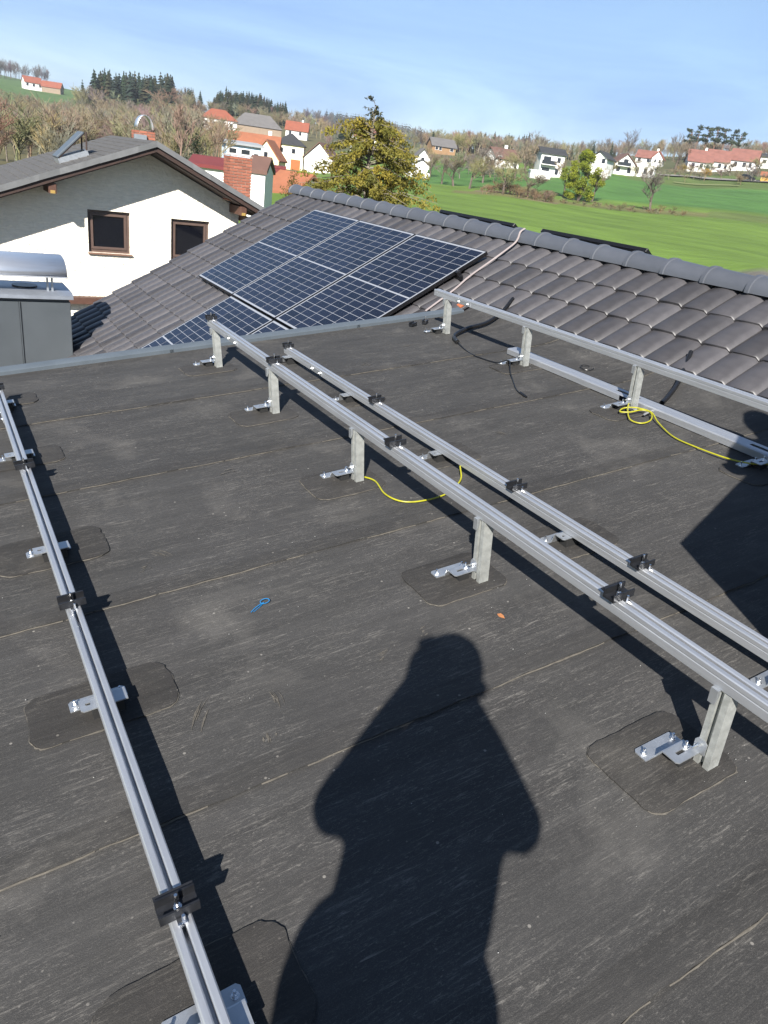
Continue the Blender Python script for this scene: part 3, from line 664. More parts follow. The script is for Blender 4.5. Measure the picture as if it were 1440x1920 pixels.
mb = MB().tube([(3.15, 3.58, .011), (3.135, 3.52, .011), (3.13, 3.49, .011)], [.009, .0095, .006], 8); tag(mb.build('plug', M_cable, mw=ROOF, smooth=50), 'small black plug at the end of the thin cable', 'plug')
cable('conduit', 'grey-black conduit bending down the upstand under the right rail', 'hose', [(4.52, 3.37, .17), (4.40, 3.30, .10), (4.17, 3.16, .045), (3.95, 3.04, .03), (3.82, 2.98, .022)], .016, M_cable, n=10)
mb = MB().tube([(3.64, 2.895, .03), (3.54, 2.87, .03)], .007, 8); tag(mb.build('grey_tube', M_grey, mw=ROOF, smooth=50), 'short grey tube end beside the coiled earth wire', 'tube')
mb = MB(); mb.tube(smooth_path([(.700, 2.120, .003), (.722, 2.134, .006), (.745, 2.143, .008), (.76, 2.147, .010)], 5), .0017, 5); mb.tube(smooth_path([(.71, 2.118, .003), (.735, 2.132, .004), (.76, 2.147, .008)], 5), .0014, 5)
mb.tube([(.766 + .018 * math.cos(a), 2.150 + .009 * math.sin(a), .012 + .004 * math.sin(a)) for a in np.linspace(0, 6.28, 14)], .0018, 5)
tag(mb.build('cable_tie', M_blue, mw=ROOF, smooth=50), 'bright blue cable tie lying on the membrane', 'cable tie')
lf = MB(); lf.add([(0, -.017, .004), (.006, -.006, .009), (.007, .006, .011), (0, .018, .006), (-.006, .006, .004), (-.007, -.006, .005)], [(0, 1, 4, 5), (1, 2, 3, 4)])
lo = lf.build('leaf', M_leaf, mw=ROOF @ T(1.49, 1.662, 0, .3)); lo.modifiers.new('t', 'SOLIDIFY').thickness = .0012; tag(lo, 'small orange-brown dry leaf on the membrane', 'leaf')
mb = MB().tube([(3.955 + .035 * math.cos(a) * (1 + .1 * a), 3.80 + .045 * math.sin(a), .012 + zf(3.95) + .006 * math.sin(a)) for a in np.linspace(.2, 5.6, 18)], .0032, 5); tag(mb.build('wire_ring', M_cable, mw=ROOF, smooth=50), 'small curl of black wire behind the slotted channel', 'wire')
for i, (u_, y_, lb) in enumerate(((3.462, 5.43, 'loose black clamp on the membrane near the flashing, left of two'), (3.605, 5.455, 'loose black clamp with a bright bolt near the flashing, right of two'))):
    t = thing('loose_clamp', lb, 'clamp', ROOF @ T(u_, y_, .008, .4 + .3 * i), 'loose clamps by the flashing')
    b = MB(); polyprism(b, [(-.02, 0), (.02, 0), (.02, .03), (.012, .03), (.012, .01), (-.012, .01), (-.012, .026), (-.02, .026)], -.035, .035, lambda x, z, q: (q, x, z)); b.build('body', M_black, t)
    if i: bolt_mb(0.005, 0, .012, .045).build('bolt', M_bolt, t, smooth=35)
dr = random.Random(11); de = MB()
for cx, cy, nn, sp0 in ((3.56, 5.02, 18, .09), (3.62, 4.02, 14, .12), (1.60, .80, 16, .05), (1.60, 1.86, 10, .06), (1.6, 2.88, 6, .07), (2.1, 5.35, 4, .2), (.8, 2.0, 26, 1.0), (2.7, 3.0, 30, 1.1), (1.3, 1.0, 18, .6)):
    for _ in range(nn):
        x, y_ = dr.gauss(cx, sp0), dr.gauss(cy, sp0 * .5); s_ = dr.uniform(.0007, .0019); z = zf(x) + .006
        de.add([(x - s_, y_ - s_, z), (x + s_ * 1.2, y_ - s_ * .6, z), (x + s_, y_ + s_, z), (x - s_ * .8, y_ + s_ * .7, z), (x, y_, z + s_)], [(0, 1, 4), (1, 2, 4), (2, 3, 4), (3, 0, 4)])
o = de.build('metal_shavings', M_white, mw=ROOF); o['kind'] = 'stuff'; tag(o, 'pale shavings and grit scattered on the membrane by the post feet', 'shavings')
sc_ = MB(); rs_ = random.Random(19)
for (u_, y_, L_, A_, bend) in ((.60, 1.60, .13, 1.1, .5), (.52, 1.50, .05, 1.3, .0), (.33, 1.62, .20, 1.25, -.3), (.98, 1.68, .05, .2, .2), (2.10, 3.45, .11, 1.7, .1), (.86, 1.44, .05, .5, .2), (.55, 2.62, .12, 1.9, .2), (2.62, 3.05, .09, 1.9, .1), (1.18, 1.72, .04, .4, 0), (.42, 2.6, .05, .3, 0), (2.75, 2.4, .10, .1, .1), (1.0, 3.3, .07, .1, .0), (2.5, 4.6, .1, .2, .2), (3.0, 4.9, .14, .15, .1)):
    for rep_ in range(5):
        n_ = 12; vs_ = []; du, dy = rs_.gauss(0, .012), rs_.gauss(0, .012); w0 = rs_.uniform(.0006, .0032); a0 = rs_.uniform(0, .5); a1 = rs_.uniform(.6, 1)
        for k in range(n_):
            t_ = a0 + (a1 - a0) * k / (n_ - 1); ang = A_ + bend * t_; x, y = u_ + du + L_ * t_ * math.cos(ang), y_ + dy + L_ * t_ * math.sin(ang); wd = w0 * (1 + .7 * wob(k, rep_, 1.3)) * math.sin(math.pi * (k + .5) / n_)
            vs_ += [(x - wd * math.sin(ang), y + wd * math.cos(ang), zf(x) + .0042), (x + wd * math.sin(ang), y - wd * math.cos(ang), zf(x) + .0042)]
        sc_.add(vs_, [(2 * a, 2 * a + 2, 2 * a + 3, 2 * a + 1) for a in range(n_ - 1)])
o = sc_.build('chalk_scuffs', M_dust, flat); o['kind'] = 'stuff'
# ------------------------------------------------------------------ neighbouring house
WY, FY = 21.56, 20.53                        # gable wall and verge planes
AX, AZ = 5.38, ZC + .03; ML, MR = .383, .44
def zl(x): return AZ - ML * (AX - x) if x < AX else AZ - MR * (x - AX)
nb = thing('neighbour_house', 'cream rendered house with a slate gable roof and two brown windows', 'house')
XL, XR, YBK = .2, 7.95, 25.3
wins = [(3.85, 4.92, ZC - 2.83, ZC - 1.775), (6.02, 7.10, ZC - 2.91, ZC - 1.825)]
wb = MB(); xs = [XL, 3.85, 4.92, AX, 6.02, 7.10, XR]
for a, b_ in zip(xs[:-1], xs[1:]):
    ztop = lambda x: zl(x) - .30
    wn = [q for q in wins if abs(q[0] - a) < .01 and abs(q[1] - b_) < .01]
    if wn:
        wb.prism([(a, 0), (b_, 0), (b_, wn[0][2]), (a, wn[0][2])], WY, WY + .35, 'y'); wb.prism([(a, wn[0][3]), (b_, wn[0][3]), (b_, ztop(b_)), (a, ztop(a))], WY, WY + .35, 'y')
    else: wb.prism([(a, 0), (b_, 0), (b_, ztop(b_)), (a, ztop(a))], WY, WY + .35, 'y')
wb.box(XR - .35, XR, WY + .352, YBK, 0, zl(XR) - .3); wb.box(XL, XL + .35, WY + .352, YBK, 0, zl(XL) - .3); wb.box(XL + .352, XR - .352, YBK - .35, YBK - .002, 0, zl(XL) - .2)
wb.build('wall', M_render, nb)
rf = MB(); rf.prism([(-.6, zl(-.6)), (AX, AZ), (AX, AZ - .10), (-.6, zl(-.6) - .10)], FY + .03, YBK + .5, 'y'); rf.prism([(AX + .001, AZ), (9.1, zl(9.1)), (9.1, zl(9.1) - .10), (AX + .001, AZ - .10)], FY + .03, YBK + .5, 'y')
rfo = rf.build('roof', M_slate, nb)
# slates along the near edge of the left slope, course by course
sr = random.Random(5)
for k in range(12):
    for side in (-1, 1):
        n_ = 12 if side < 0 else 8
        if k >= n_: continue
        x0 = AX + side * k * .46; x1 = AX + side * (k + 1) * .46
        mb = MB(); mb.prism([(x0, zl(x0) + .012), (x1, zl(x1) + .012), (x1, zl(x1) - .125 + sr.uniform(-.006, .006)), (x0, zl(x0) - .125 + sr.uniform(-.006, .006))], FY - sr.uniform(.0, .008), FY + .028, 'y')
        mb.build('verge_slate', M_verge, rfo)
for row in range(1, 26):                    # slate courses as raised butts on the left slope
    x = AX - row * .21
    MB().prism([(x, zl(x) + .001), (x + .21, zl(x + .21) + .001), (x + .21, zl(x + .21) + .004), (x, zl(x) + .020)], FY + .04, YBK + .49, 'y').build('slate_course', M_slate, rfo)
sf = MB(); sf.prism([(-.5, zl(-.5) - .104), (AX, AZ - .104), (AX, AZ - .24), (-.5, zl(-.5) - .24)], FY + .05, FY + .11, 'y'); sf.prism([(AX + .002, AZ - .104), (9.0, zl(9.0) - .104), (9.0, zl(9.0) - .24), (AX + .002, AZ - .24)], FY + .05, FY + .11, 'y')
sf.build('barge_board', M_soffit, nb)
sf = MB(); sf.prism([(-.5, zl(-.5) - .22), (AX, AZ - .22), (AX, AZ - .27), (-.5, zl(-.5) - .27)], FY + .112, WY + .3, 'y'); sf.prism([(AX + .002, AZ - .22), (9.0, zl(9.0) - .22), (9.0, zl(9.0) - .27), (AX + .002, AZ - .27)], FY + .112, WY + .3, 'y')
sf.build('soffit', M_soffit, nb)
for x in (2.92, 7.75):
    bm_ = MB().cbox(x - .09, x + .09, FY + .115, WY + .1, zl(x) - .50, zl(x) - .275, .01).build('purlin', M_beam, nb)
    MB().cbox(x - .055, x + .055, FY + .10, FY + .113, zl(x) - .50, zl(x) - .43, .004).build('purlin_end', M_beamend, bm_)
br = MB().tube([(XR - .02, WY - .02, zl(XR) - .95), (XR + .25, WY - .5, zl(XR) - .45)], .05, 6).build('brace', M_beam, nb)
MB().cbox(XR + .02, XR + .12, WY - .9, WY + 1.5, zl(XR) - .62, zl(XR) - .46, .01).build('eave_beam', M_beam, nb)
for i, (a, b_, z0, z1) in enumerate(wins):
    fr = MB(); d0, d1 = WY + .10, WY + .17; fw_ = .075
    for q in ((a + .001, a + fw_, z0, z1), (b_ - fw_, b_ - .001, z0, z1), (a + fw_, b_ - fw_, z1 - fw_, z1 - .001), (a + fw_, b_ - fw_, z0 + .001, z0 + fw_)): fr.box(q[0], q[1], d0, d1, q[2], q[3])
    i2 = fw_ + .004
    for q in ((a + i2, a + i2 + .06, z0 + i2, z1 - i2), (b_ - i2 - .06, b_ - i2, z0 + i2, z1 - i2), (a + i2 + .06, b_ - i2 - .06, z1 - i2 - .06, z1 - i2), (a + i2 + .06, b_ - i2 - .06, z0 + i2, z0 + i2 + .06)): fr.box(q[0], q[1], d0 - .025, d1 - .01, q[2], q[3])
    wo = fr.build('window', M_wframe, nb)
    MB().box(a + .13, b_ - .13, d0 + .02, d0 + .03, z0 + .13, z1 - .13).build('pane', M_pane, wo)
    sl_ = MB(); sl_.prism([(WY - .07, z0 - .045), (WY - .07, z0 - .02), (WY + .10, z0 + .012), (WY + .10, z0 - .045)], a - .02, b_ + .04, 'x'); sl_.build('sill', M_sill, wo)
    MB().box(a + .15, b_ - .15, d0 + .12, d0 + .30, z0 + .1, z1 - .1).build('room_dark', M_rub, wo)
# plinth ledge seen above our tiles
MB().box(XL, XR, WY - .25, WY - .002, ZC - 4.15, ZC - 3.98).build('ledge', M_beam, nb)
# roof hatch, propped open
hx, hy = 3.62, 22.0
ht = thing('roof_hatch', 'metal roof hatch propped open on the slate slope', 'hatch', Matrix.Translation((hx, hy, zl(hx))) @ Matrix.Rotation(-math.atan(ML), 4, 'Y'))
kb = MB()
for q in ((-.38, .38, -.34, -.30), (-.38, .38, .30, .34), (-.38, -.34, -.30, .30), (.34, .38, -.30, .30)): kb.box(*q, -.02, .13)
kb.build('kerb', M_steel, ht); MB().box(-.34, .34, -.30, .30, .0, .02).build('opening', M_rub, ht)
lidm = Matrix.Translation((-.38, 0, .14)) @ Matrix.Rotation(R(-24), 4, 'Y')
ld = MB().cbox(0, .92, -.36, .36, 0, .04, .01).build('lid', M_flash, ht, lidm)
MB().box(.02, .92, -.345, .345, -.03, -.002).build('lid_lining', M_soffit, ld)
for s_ in (-1, 1): MB().tube([(.36, s_ * .32, .12), (.52, s_ * .33, .52)], .022, 6).build('prop', M_soffit, ht)
# brick chimneys
def brick_chimney(name, x0, x1, y0, y1, z0, z1, parent, bh=.075, bl=.235):
    c = MB().box(x0 + .012, x1 - .012, y0 + .012, y1 - .012, z0, z1 - .01).build(name, M_mortar, parent)
    nrow = int((z1 - z0) / bh); g_ = .017
    for r_ in range(nrow):
        za, zb = z0 + r_ * bh + g_, z0 + (r_ + 1) * bh
        for face, (p0, p1) in enumerate(((x0, x1), (y0, y1), (y0, y1))):
            q = p0 - (bl / 2 if (r_ + face) % 2 else 0)
            while q < p1 - .02:
                a, b_ = max(q, p0 + (.0 if face == 0 else .014)), min(q + bl - g_, p1 - (0 if face == 0 else 0))
                if b_ - a > .03:
                    dz = sr.uniform(0, .004)
                    if face == 0: MB().box(a, b_, y0 - dz, y0 + .013, za, zb).build('brick', M_brick, c)
                    elif face == 1: MB().box(x1 - .013, x1 + dz, a, b_, za, zb).build('brick', M_brick, c)
                    else: MB().box(x0 - dz, x0 + .013, a, b_, za, zb).build('brick', M_brick, c)
                q += bl
    return c
bc1 = brick_chimney('chimney', 7.44, 8.06, 21.0, 21.5, zl(8.06) - .05, ZC - .06, nb)
MB().cbox(7.42, 8.08, 20.98, 21.52, ZC - .058, ZC - .03, .006).build('chimney_slab', M_mortar, bc1)
bc2 = brick_chimney('chimney', 5.80, 6.36, 24.5, 25.0, zl(6.1) - .2, ZC + .265, nb)
ap = MB(); ap.box(5.74, 6.1, 24.42, 24.485, zl(5.74) - .05, ZC + .16); ap.build('lead_apron', M_steel, bc2)
mb = MB(); P_ = [(5.84 + .26 - .24 * math.cos(a) , 24.75, ZC + .27 + .02 + .40 * math.sin(a)) for a in np.linspace(.15, math.pi - .1, 14)]
vs_ = []
for p in P_: vs_ += [(p[0], p[1] - .2, p[2]), (p[0], p[1] + .2, p[2])]
mb.add(vs_, [(2 * a, 2 * a + 2, 2 * a + 3, 2 * a + 1) for a in range(len(P_) - 1)]); cv = mb.build('arched_cover', M_hood, bc2, smooth=60); cv.modifiers.new('t', 'SOLIDIFY').thickness = .012

# ------------------------------------------------------------------ far houses
def C(name, c, n=.1, rough=.85): return mat(name, c, rough, noise=(.8, n))
W_white, W_cream, W_yel, W_blue, W_wood, W_tan = C('white_wall', (.62, .61, .585), .06), C('cream_wall', (.78, .70, .46), .05), C('yellow_wall', (.80, .68, .38), .05), C('pale_blue_wall', (.50, .62, .72), .05), C('wood_wall', (.42, .25, .12), .15), C('tan_wall', (.40, .30, .21), .2)
R_red, R_or, R_dk, R_br, R_gr, R_wine, R_mut = C('red_roof', (.36, .105, .055), .18), C('orange_roof', (.42, .15, .07), .18), C('dark_roof', (.045, .047, .052), .2), C('brown_roof', (.19, .10, .075), .2), C('grey_roof', (.18, .17, .165), .2), C('wine_roof', (.22, .03, .03), .15), C('muted_red_roof', (.30, .125, .095), .3)
D_or = C('orange_door', (.55, .18, .05), .05)
def hse(name, label, px, r, W, Dp, eh, rh, wm, rm, ridge='x', yaw=0, wins=(), doors=(), dz=0, over=.45, chim=None, py=None, group=None, cat='house', balcony=None, z_abs=None):
    x, y = bearing(px, r); a = math.atan2(x, y)
    z = (z_abs if z_abs is not None else gz(x, y)) + dz
    t = thing(name, label, cat, T(x, y, z, -a + R(yaw)), group)
    wb = MB(); h = W / 2
    if ridge == 'x':
        wb.prism([(0, -4), (Dp, -4), (Dp, eh), (Dp / 2, rh - .15), (0, eh)], -h, h, 'x')
        th = .22; k = (rh - eh) / (Dp / 2); o = over
        rfm = MB(); rfm.prism([(-o, eh - k * o), (Dp / 2, rh), (Dp / 2, rh + th), (-o, eh - k * o + th)], -h - o, h + o, 'x'); rfm.prism([(Dp / 2 + .001, rh), (Dp + o, eh - k * o), (Dp + o, eh - k * o + th), (Dp / 2 + .001, rh + th)], -h - o, h + o, 'x')
    elif ridge == 'y':
        wb.prism([(-h, -4), (h, -4), (h, eh), (0, rh - .15), (-h, eh)], 0, Dp, 'y')
        th = .22; k = (rh - eh) / h; o = over
        rfm = MB(); rfm.prism([(-h - o, eh - k * o), (0, rh), (0, rh + th), (-h - o, eh - k * o + th)], -o, Dp + o, 'y'); rfm.prism([(.001, rh), (h + o, eh - k * o), (h + o, eh - k * o + th), (.001, rh + th)], -o, Dp + o, 'y')
    elif ridge == 'hip':
        wb.box(-h, h, 0, Dp, -4, eh); o = over; e = min(h, Dp / 2) * .9
        rfm = MB(); rfm.add([(-h - o, -o, eh), (h + o, -o, eh), (h + o, Dp + o, eh), (-h - o, Dp + o, eh), (-h + e, Dp / 2, rh), (h - e, Dp / 2, rh)], [(0, 1, 5, 4), (1, 2, 5), (2, 3, 4, 5), (3, 0, 4), (3, 2, 1, 0)])
    else:
        wb.box(-h, h, 0, Dp, -4, eh); rfm = MB().prism([(-over, eh + .002), (Dp + over, eh + (rh - eh)), (Dp + over, rh + .25), (-over, eh + .25)], -h - over, h + over, 'x')
    wb.build('wall', wm, t); ro_ = rfm.build('roof', rm, t)
    if chim is not None: MB().cbox(chim - .35, chim + .35, Dp * .5, Dp * .5 + .7, rh - .6, rh + 1.0, .05).build('chimney', W_white, ro_)
    for (wx, wz, ww, wh) in wins:
        wo = MB().box(wx - ww / 2 - .08, wx + ww / 2 + .08, -.06, .02, wz - wh / 2 - .08, wz + wh / 2 + .08).build('window', W_white, t)
        MB().box(wx - ww / 2, wx + ww / 2, -.075, -.061, wz - wh / 2, wz + wh / 2).build('pane', M_panef, wo)
    for (wx, wz, ww, wh, dm) in doors: MB().box(wx - ww / 2, wx + ww / 2, -.08, .02, wz, wz + wh).build('door', dm, t)
    if balcony:
        b0, b1, bz = balcony; MB().box(b0, b1, -1.3, -.09, bz, bz + .15).build('balcony', W_white, t); MB().box(b0, b1, -1.32, -1.27, bz + .15, bz + 1.0).build('balcony_rail', M_panef, t)
    return t
G2 = [(-2, 4.2, 1, 1.2), (0, 4.2, 1, 1.2), (2, 4.2, 1, 1.2), (-2, 1.5, 1, 1.2), (2, 1.5, 1, 1.2)]
hse('farmhouse', 'long white farmhouse with red roof on the slope, joined to a grey barn', 411, 330, 13.5, 9, 4.2, 7.8, W_white, R_red, 'hip', 6, [(-5, 2.6, 1, 1.3), (-2, 2.6, 1, 1.3), (1.5, 2.6, 1, 1.3), (4.5, 2.6, 1, 1.3)])
hse('barn', 'brown barn with a long grey roof next to the white farmhouse', 481, 331, 19, 10, 6.6, 11.2, W_tan, R_gr, 'hip', 2, doors=[(4, 1.2, 7, 2.6, C('rust_boards', (.20, .08, .05), .2))], cat='barn')
hse('white_house', 'white house with bright red roof right of the farm', 555, 332, 8.6, 8, 3.4, 6.4, W_white, R_red, 'x', -4, [(-2.5, 2.2, 1, 1.2), (1.5, 2.2, 1, 1.2)], chim=2)
hse('yellow_house', 'yellow house with orange roof behind the pale blue building', 472, 162, 9.6, 7.5, 3.2, 5.6, W_yel, R_or, 'x', -5, dz=.2, chim=3)
hse('yellow_gable', 'yellow gable wing under an orange roof, left of the cream house', 497, 148, 4.8, 5, 2.0, 4.9, W_yel, R_or, 'y', -16, [(0, 2.6, .7, .9)], over=.3)
hse('blue_house', 'pale blue modern house with grey flat roof behind the brick chimney', 455, 118, 5.0, 6, 3.5, 3.9, W_blue, C('zinc_roof', (.45, .48, .50), .1), 'mono', 8, [(-1.5, 2.7, 1.0, .6), (.3, 2.7, 1.2, .6), (1.8, 2.0, .6, 1.3)], dz=-.3)
hse('village_house', 'white house with dark wine-red roof behind the neighbour gable', 392, 60, 2.5, 6, ZC - 1.15 - 1.0, ZC - .62 - 1.0, W_white, R_wine, 'x', -6, z_abs=1.0, over=.25)
hse('annex', 'narrow white annex with brown tiled roof right of the brick chimney', 483, 48, 1.0, 3, ZC - .85 - 1, ZC - .15 - 1, W_white, R_br, 'x', -10, z_abs=1.0, over=.12)
hse('cottage', 'cream cottage with orange roof close behind the tiled ridge end', 527, 66, 2.9, 4.5, ZC - 2.3 - 1.2, ZC - .95 - 1.2, W_cream, R_or, 'x', -38, z_abs=1.2, over=.35)
hse('red_shed', 'wine-red boarded shed between the cottage and the cream house', 519, 100, 2.3, 3, ZC - 1.0 - 2.4, ZC - .9 - 2.4, R_wine, R_wine, 'flat', 0, z_abs=2.4, over=.05, cat='shed')
hse('cream_house', 'cream house with an orange garage door and dark roof', 540, 190, 6.6, 8, 5.4, 7.9, W_cream, R_dk, 'hip', -4, [(-1.8, 4.2, .8, 1), (1, 4.2, .8, 1), (-1.6, 1.9, .8, 1.1)], [(1.6, .1, 2.2, 2.4, D_or)], dz=-.2)
hse('white_barn', 'white barn with a brown roof beside the conifer', 595, 188, 6.6, 9, 3.2, 6.3, W_white, R_br, 'y', -14, [(1.4, 1.2, .6, .5)], cat='barn')
hse('red_roofed_house', 'white house with red roof partly hidden behind the conifer top', 698, 258, 12, 9, 3.8, 6.6, W_white, R_mut, 'x', 8, G2, chim=3)
hse('timber_house', 'timber-clad house with grey roof on the slope right of the conifer', 831, 300, 9, 7, 2.8, 5.2, W_wood, R_gr, 'x', 18, [(-2.8, 2, 1, 1.3), (-1.4, 2, 1, 1.3), (3, 2, 1.2, 1.2)])
hse('small_house', 'small white gabled house among bare trees right of the conifer', 790, 200, 3.8, 5, 2.6, 4.6, W_white, R_gr, 'y', 10, [(0, 2.2, .8, 1)])
hse('garage', 'white outbuilding with low dark roof in front of the small house', 789, 188, 3.0, 3, 2.0, 2.8, W_white, R_dk, 'y', 6, over=.3)
hse('brown_roofed_house', 'house with brown roof and white gable behind the orchard', 950, 212, 6.8, 7, 2.2, 4.4, W_white, R_br, 'x', 30, [(-2.5, 2.0, .9, 1.2)], chim=1)
hse('villa', 'white modern villa with dark roof left of the green bush', 1030, 196, 5.6, 7, 5.0, 6.2, W_white, R_dk, 'x', 12, [(-1.3, 3.8, 1.8, 1.1), (-1.3, 1.4, 1.8, 1.1), (1.5, 3.8, .8, 1.1), (1.4, 1.4, .8, 1.4)], balcony=(-2.7, .8, 2.5))
hse('villa_terrace', 'low white terrace building below the villa', 1012, 188, 4.6, 4, 1.5, 1.65, W_white, W_white, 'flat', 8, over=.1, cat='building')
hse('villa', 'white modern villa with dark roof right of the green bush', 1117, 206, 4.0, 6, 3.8, 5.2, W_white, R_dk, 'y', -18, [(1.2, 3.2, .9, 1.1)])
hse('villa_garage', 'low white garage right of the second villa', 1128, 200, 2.6, 4, 1.5, 1.6, W_white, W_white, 'flat', 0, over=.05, cat='garage')
hse('gabled_house', 'white house with brown gable roof above the wheat field', 1168, 230, 5.6, 7, 2.8, 5.2, W_white, R_br, 'y', 16, [(0, 3.4, 1.3, 1.1), (-1.7, 1.3, 1.0, 1.1), (1.3, 1.3, 1.0, 1.3)], balcony=(-2.5, 1.2, 2.1))
hse('flat_annex', 'low white flat-roofed annex right of the brown gable house', 1203, 232, 5.8, 7, 2.5, 2.6, W_white, W_white, 'flat', -4, [(-1.6, 1.5, 1, 1.6), (.6, 1.5, .9, 1.4), (2.3, 1.5, .7, 1.4)], over=.1, cat='annex')
hse('red_gable_house', 'white house with red roof behind the flat annex', 1207, 292, 6.4, 7, 2.8, 5.0, W_white, R_mut, 'x', -8, [(-2, 2, 1, 1.2), (1, 2, 1, 1.2)], chim=3)
hse('white_gable_wing', 'white gable end right of the red-roofed house', 1229, 290, 3.6, 6, 2.8, 4.8, W_white, R_red, 'y', -6, [(-.6, 1.8, .6, 1), (.8, 1.8, .6, 1)])
for i, (px, r, W_, lb, yw) in enumerate(((1308, 278, 8.0, 'leftmost of the row of red-roofed houses under the pines', 8), (1342, 280, 7.0, 'middle one of the red-roofed houses under the pines', 6), (1388, 284, 9.0, 'rightmost of the red-roofed houses under the pines', -4))):
    hse('row_house', 'white house with red roof, ' + lb, px, r, W_ * .9, 9, 3.1, 6.4, W_white, R_mut, 'x', yw, [(-2, 1.8, 1, 1.3), (.6, 1.8, 1, 1.3), (2.4, 1.8, .8, 1.3)], chim=(1.5 if i == 0 else None), group='red-roofed houses in a row')
hse('edge_house', 'white house with dark roof at the right edge of the picture', 1436, 300, 5, 7, 3.4, 4.4, W_white, R_dk, 'x', 0, [(-1, 2, 1, 1)])
hse('orange_hut', 'low orange-yellow hut at the right edge by the road', 1440, 236, 4, 4, 1.6, 2.4, C('hut_wall', (.62, .35, .08), .05), R_or, 'x', 0, cat='hut')
hse('hill_farm', 'white farmhouse with red roof on the left hillside', 64, 620, 11, 9, 4.5, 8, W_white, R_red, 'x', 14, [(-4, 3, 1.4, 1.6), (0, 3, 1.4, 1.6), (4, 3, 1.4, 1.6)])
hse('hill_barn', 'tan barn with bright red roof beside the hillside farm', 96, 618, 12, 9, 3.6, 7, W_tan, R_red, 'x', -14, cat='barn')
for i, (px, r, s_) in enumerate(((764, 172, 1.0), (771, 171, 1.2), (779, 172, 1.0), (798, 168, 1.3))):
    x, y = bearing(px, r); b = MB(); b.cyl((-s_ * .6, 0, s_ * .5), s_ * .5, s_ * 1.2, 12, 'x')
    tag(b.build('silage_bale', C('bale_wrap', (.70, .72, .70), .05) if i == 0 else bpy.data.materials['bale_wrap'], mw=T(x, y, gz(x, y), -R(30) + i * .4), smooth=40),
        ('white wrapped bale, leftmost by the conifer', 'white wrapped bale, second from the conifer', 'white wrapped bale, third from the conifer', 'pale wrapped bale standing alone at the orchard edge')[i], 'bale', 'wrapped bales on the meadow')
cx, cy = bearing(1398, 237); ca_ = thing('parked_car', 'dark car parked on the pale road at the right', 'car', T(cx, cy, gz(cx, cy) + .35, R(-62)))
MB().prism([(-2.1, .35), (2.1, .35), (2.15, .8), (1.3, .95), (-2.1, .95)], -.85, .85, 'y').build('body', M_black, ca_); MB().prism([(-1.6, .95), (1.0, .95), (.5, 1.45), (-1.2, 1.45)], -.75, .75, 'y').build('cabin', M_pane, ca_)
for wx in (-1.35, 1.35):
    for wy in (-.88, .70): MB().cyl((wx, wy, .34), .34, .18, 12, 'y').build('wheel', M_rub, ca_)

# ------------------------------------------------------------------ trees
def seg_mesh(segs, n=3):
    V = []; Fc = []
    for (p, q, r0, r1) in segs:
        t = q - p; L_ = np.linalg.norm(t) + 1e-9; t = t / L_; a = np.array([0, 0, 1.]) if abs(t[2]) < .9 else np.array([1., 0, 0])
        u = np.cross(t, a); u /= np.linalg.norm(u); v = np.cross(t, u); o = len(V)
        for (c_, rr) in ((p, r0), (q, r1)):
            for k in range(n): A = 2 * math.pi * k / n; V.append(c_ + rr * (math.cos(A) * u + math.sin(A) * v))
        Fc += [(o + k, o + (k + 1) % n, o + n + (k + 1) % n, o + n + k) for k in range(n)]
    return np.array(V), Fc
def bare(seed, h=8., spread=.75, kids=(6, 5, 4, 4), tw=.02, trunk=.26, flat=0.):
    rn = random.Random(seed); big, fine = [], []
    def grow(p, d, L_, rad, lv):
        m = p + d * L_ * .5 + np.array([rn.gauss(0, .05), rn.gauss(0, .05), rn.gauss(0, .03)]) * L_
        d2 = d + np.array([rn.gauss(0, .15), rn.gauss(0, .15), rn.gauss(.03, .08)]); d2 /= np.linalg.norm(d2); e = m + d2 * L_ * .5
        r1 = max(rad * .55, tw * .6)
        (big if lv < 2 else fine).extend([(p, m, rad, (rad + r1) / 2), (m, e, (rad + r1) / 2, r1)])
        if lv >= len(kids): return
        for k in range(kids[lv]):
            f_ = rn.uniform(.35, 1.0); b = m + (e - m) * (f_ * 2 - 1) if f_ > .5 else p + (m - p) * f_ * 2
            A = rn.uniform(0, 6.283); s_ = rn.uniform(.55, 1.25) * spread
            o = np.array([math.cos(A), math.sin(A), 0]); nd = d2 + o * s_ + np.array([0, 0, rn.uniform(-.1, .35)]); nd /= np.linalg.norm(nd)
            grow(b, nd, L_ * rn.uniform(.50, .74), max(r1 * rn.uniform(.45, .7), tw), lv + 1)
    grow(np.zeros(3), np.array([rn.gauss(0, .04), rn.gauss(0, .04), 1.]), h * .46, trunk * h / 8, 0)
    return big, fine
M_bark = mat('bark', (.17, .13, .10), .9, noise=(3, .3)); M_barkpale = mat('pale_bark', (.30, .26, .20), .9, noise=(3, .3))
M_twig = mat('bare_twigs', (.29, .225, .145), .95, rand=.22); M_twig2 = mat('grey_twigs', (.25, .21, .175), .95, rand=.2); M_twig3 = mat('budding_twigs', (.31, .29, .12), .95, rand=.15)
PROT = {}
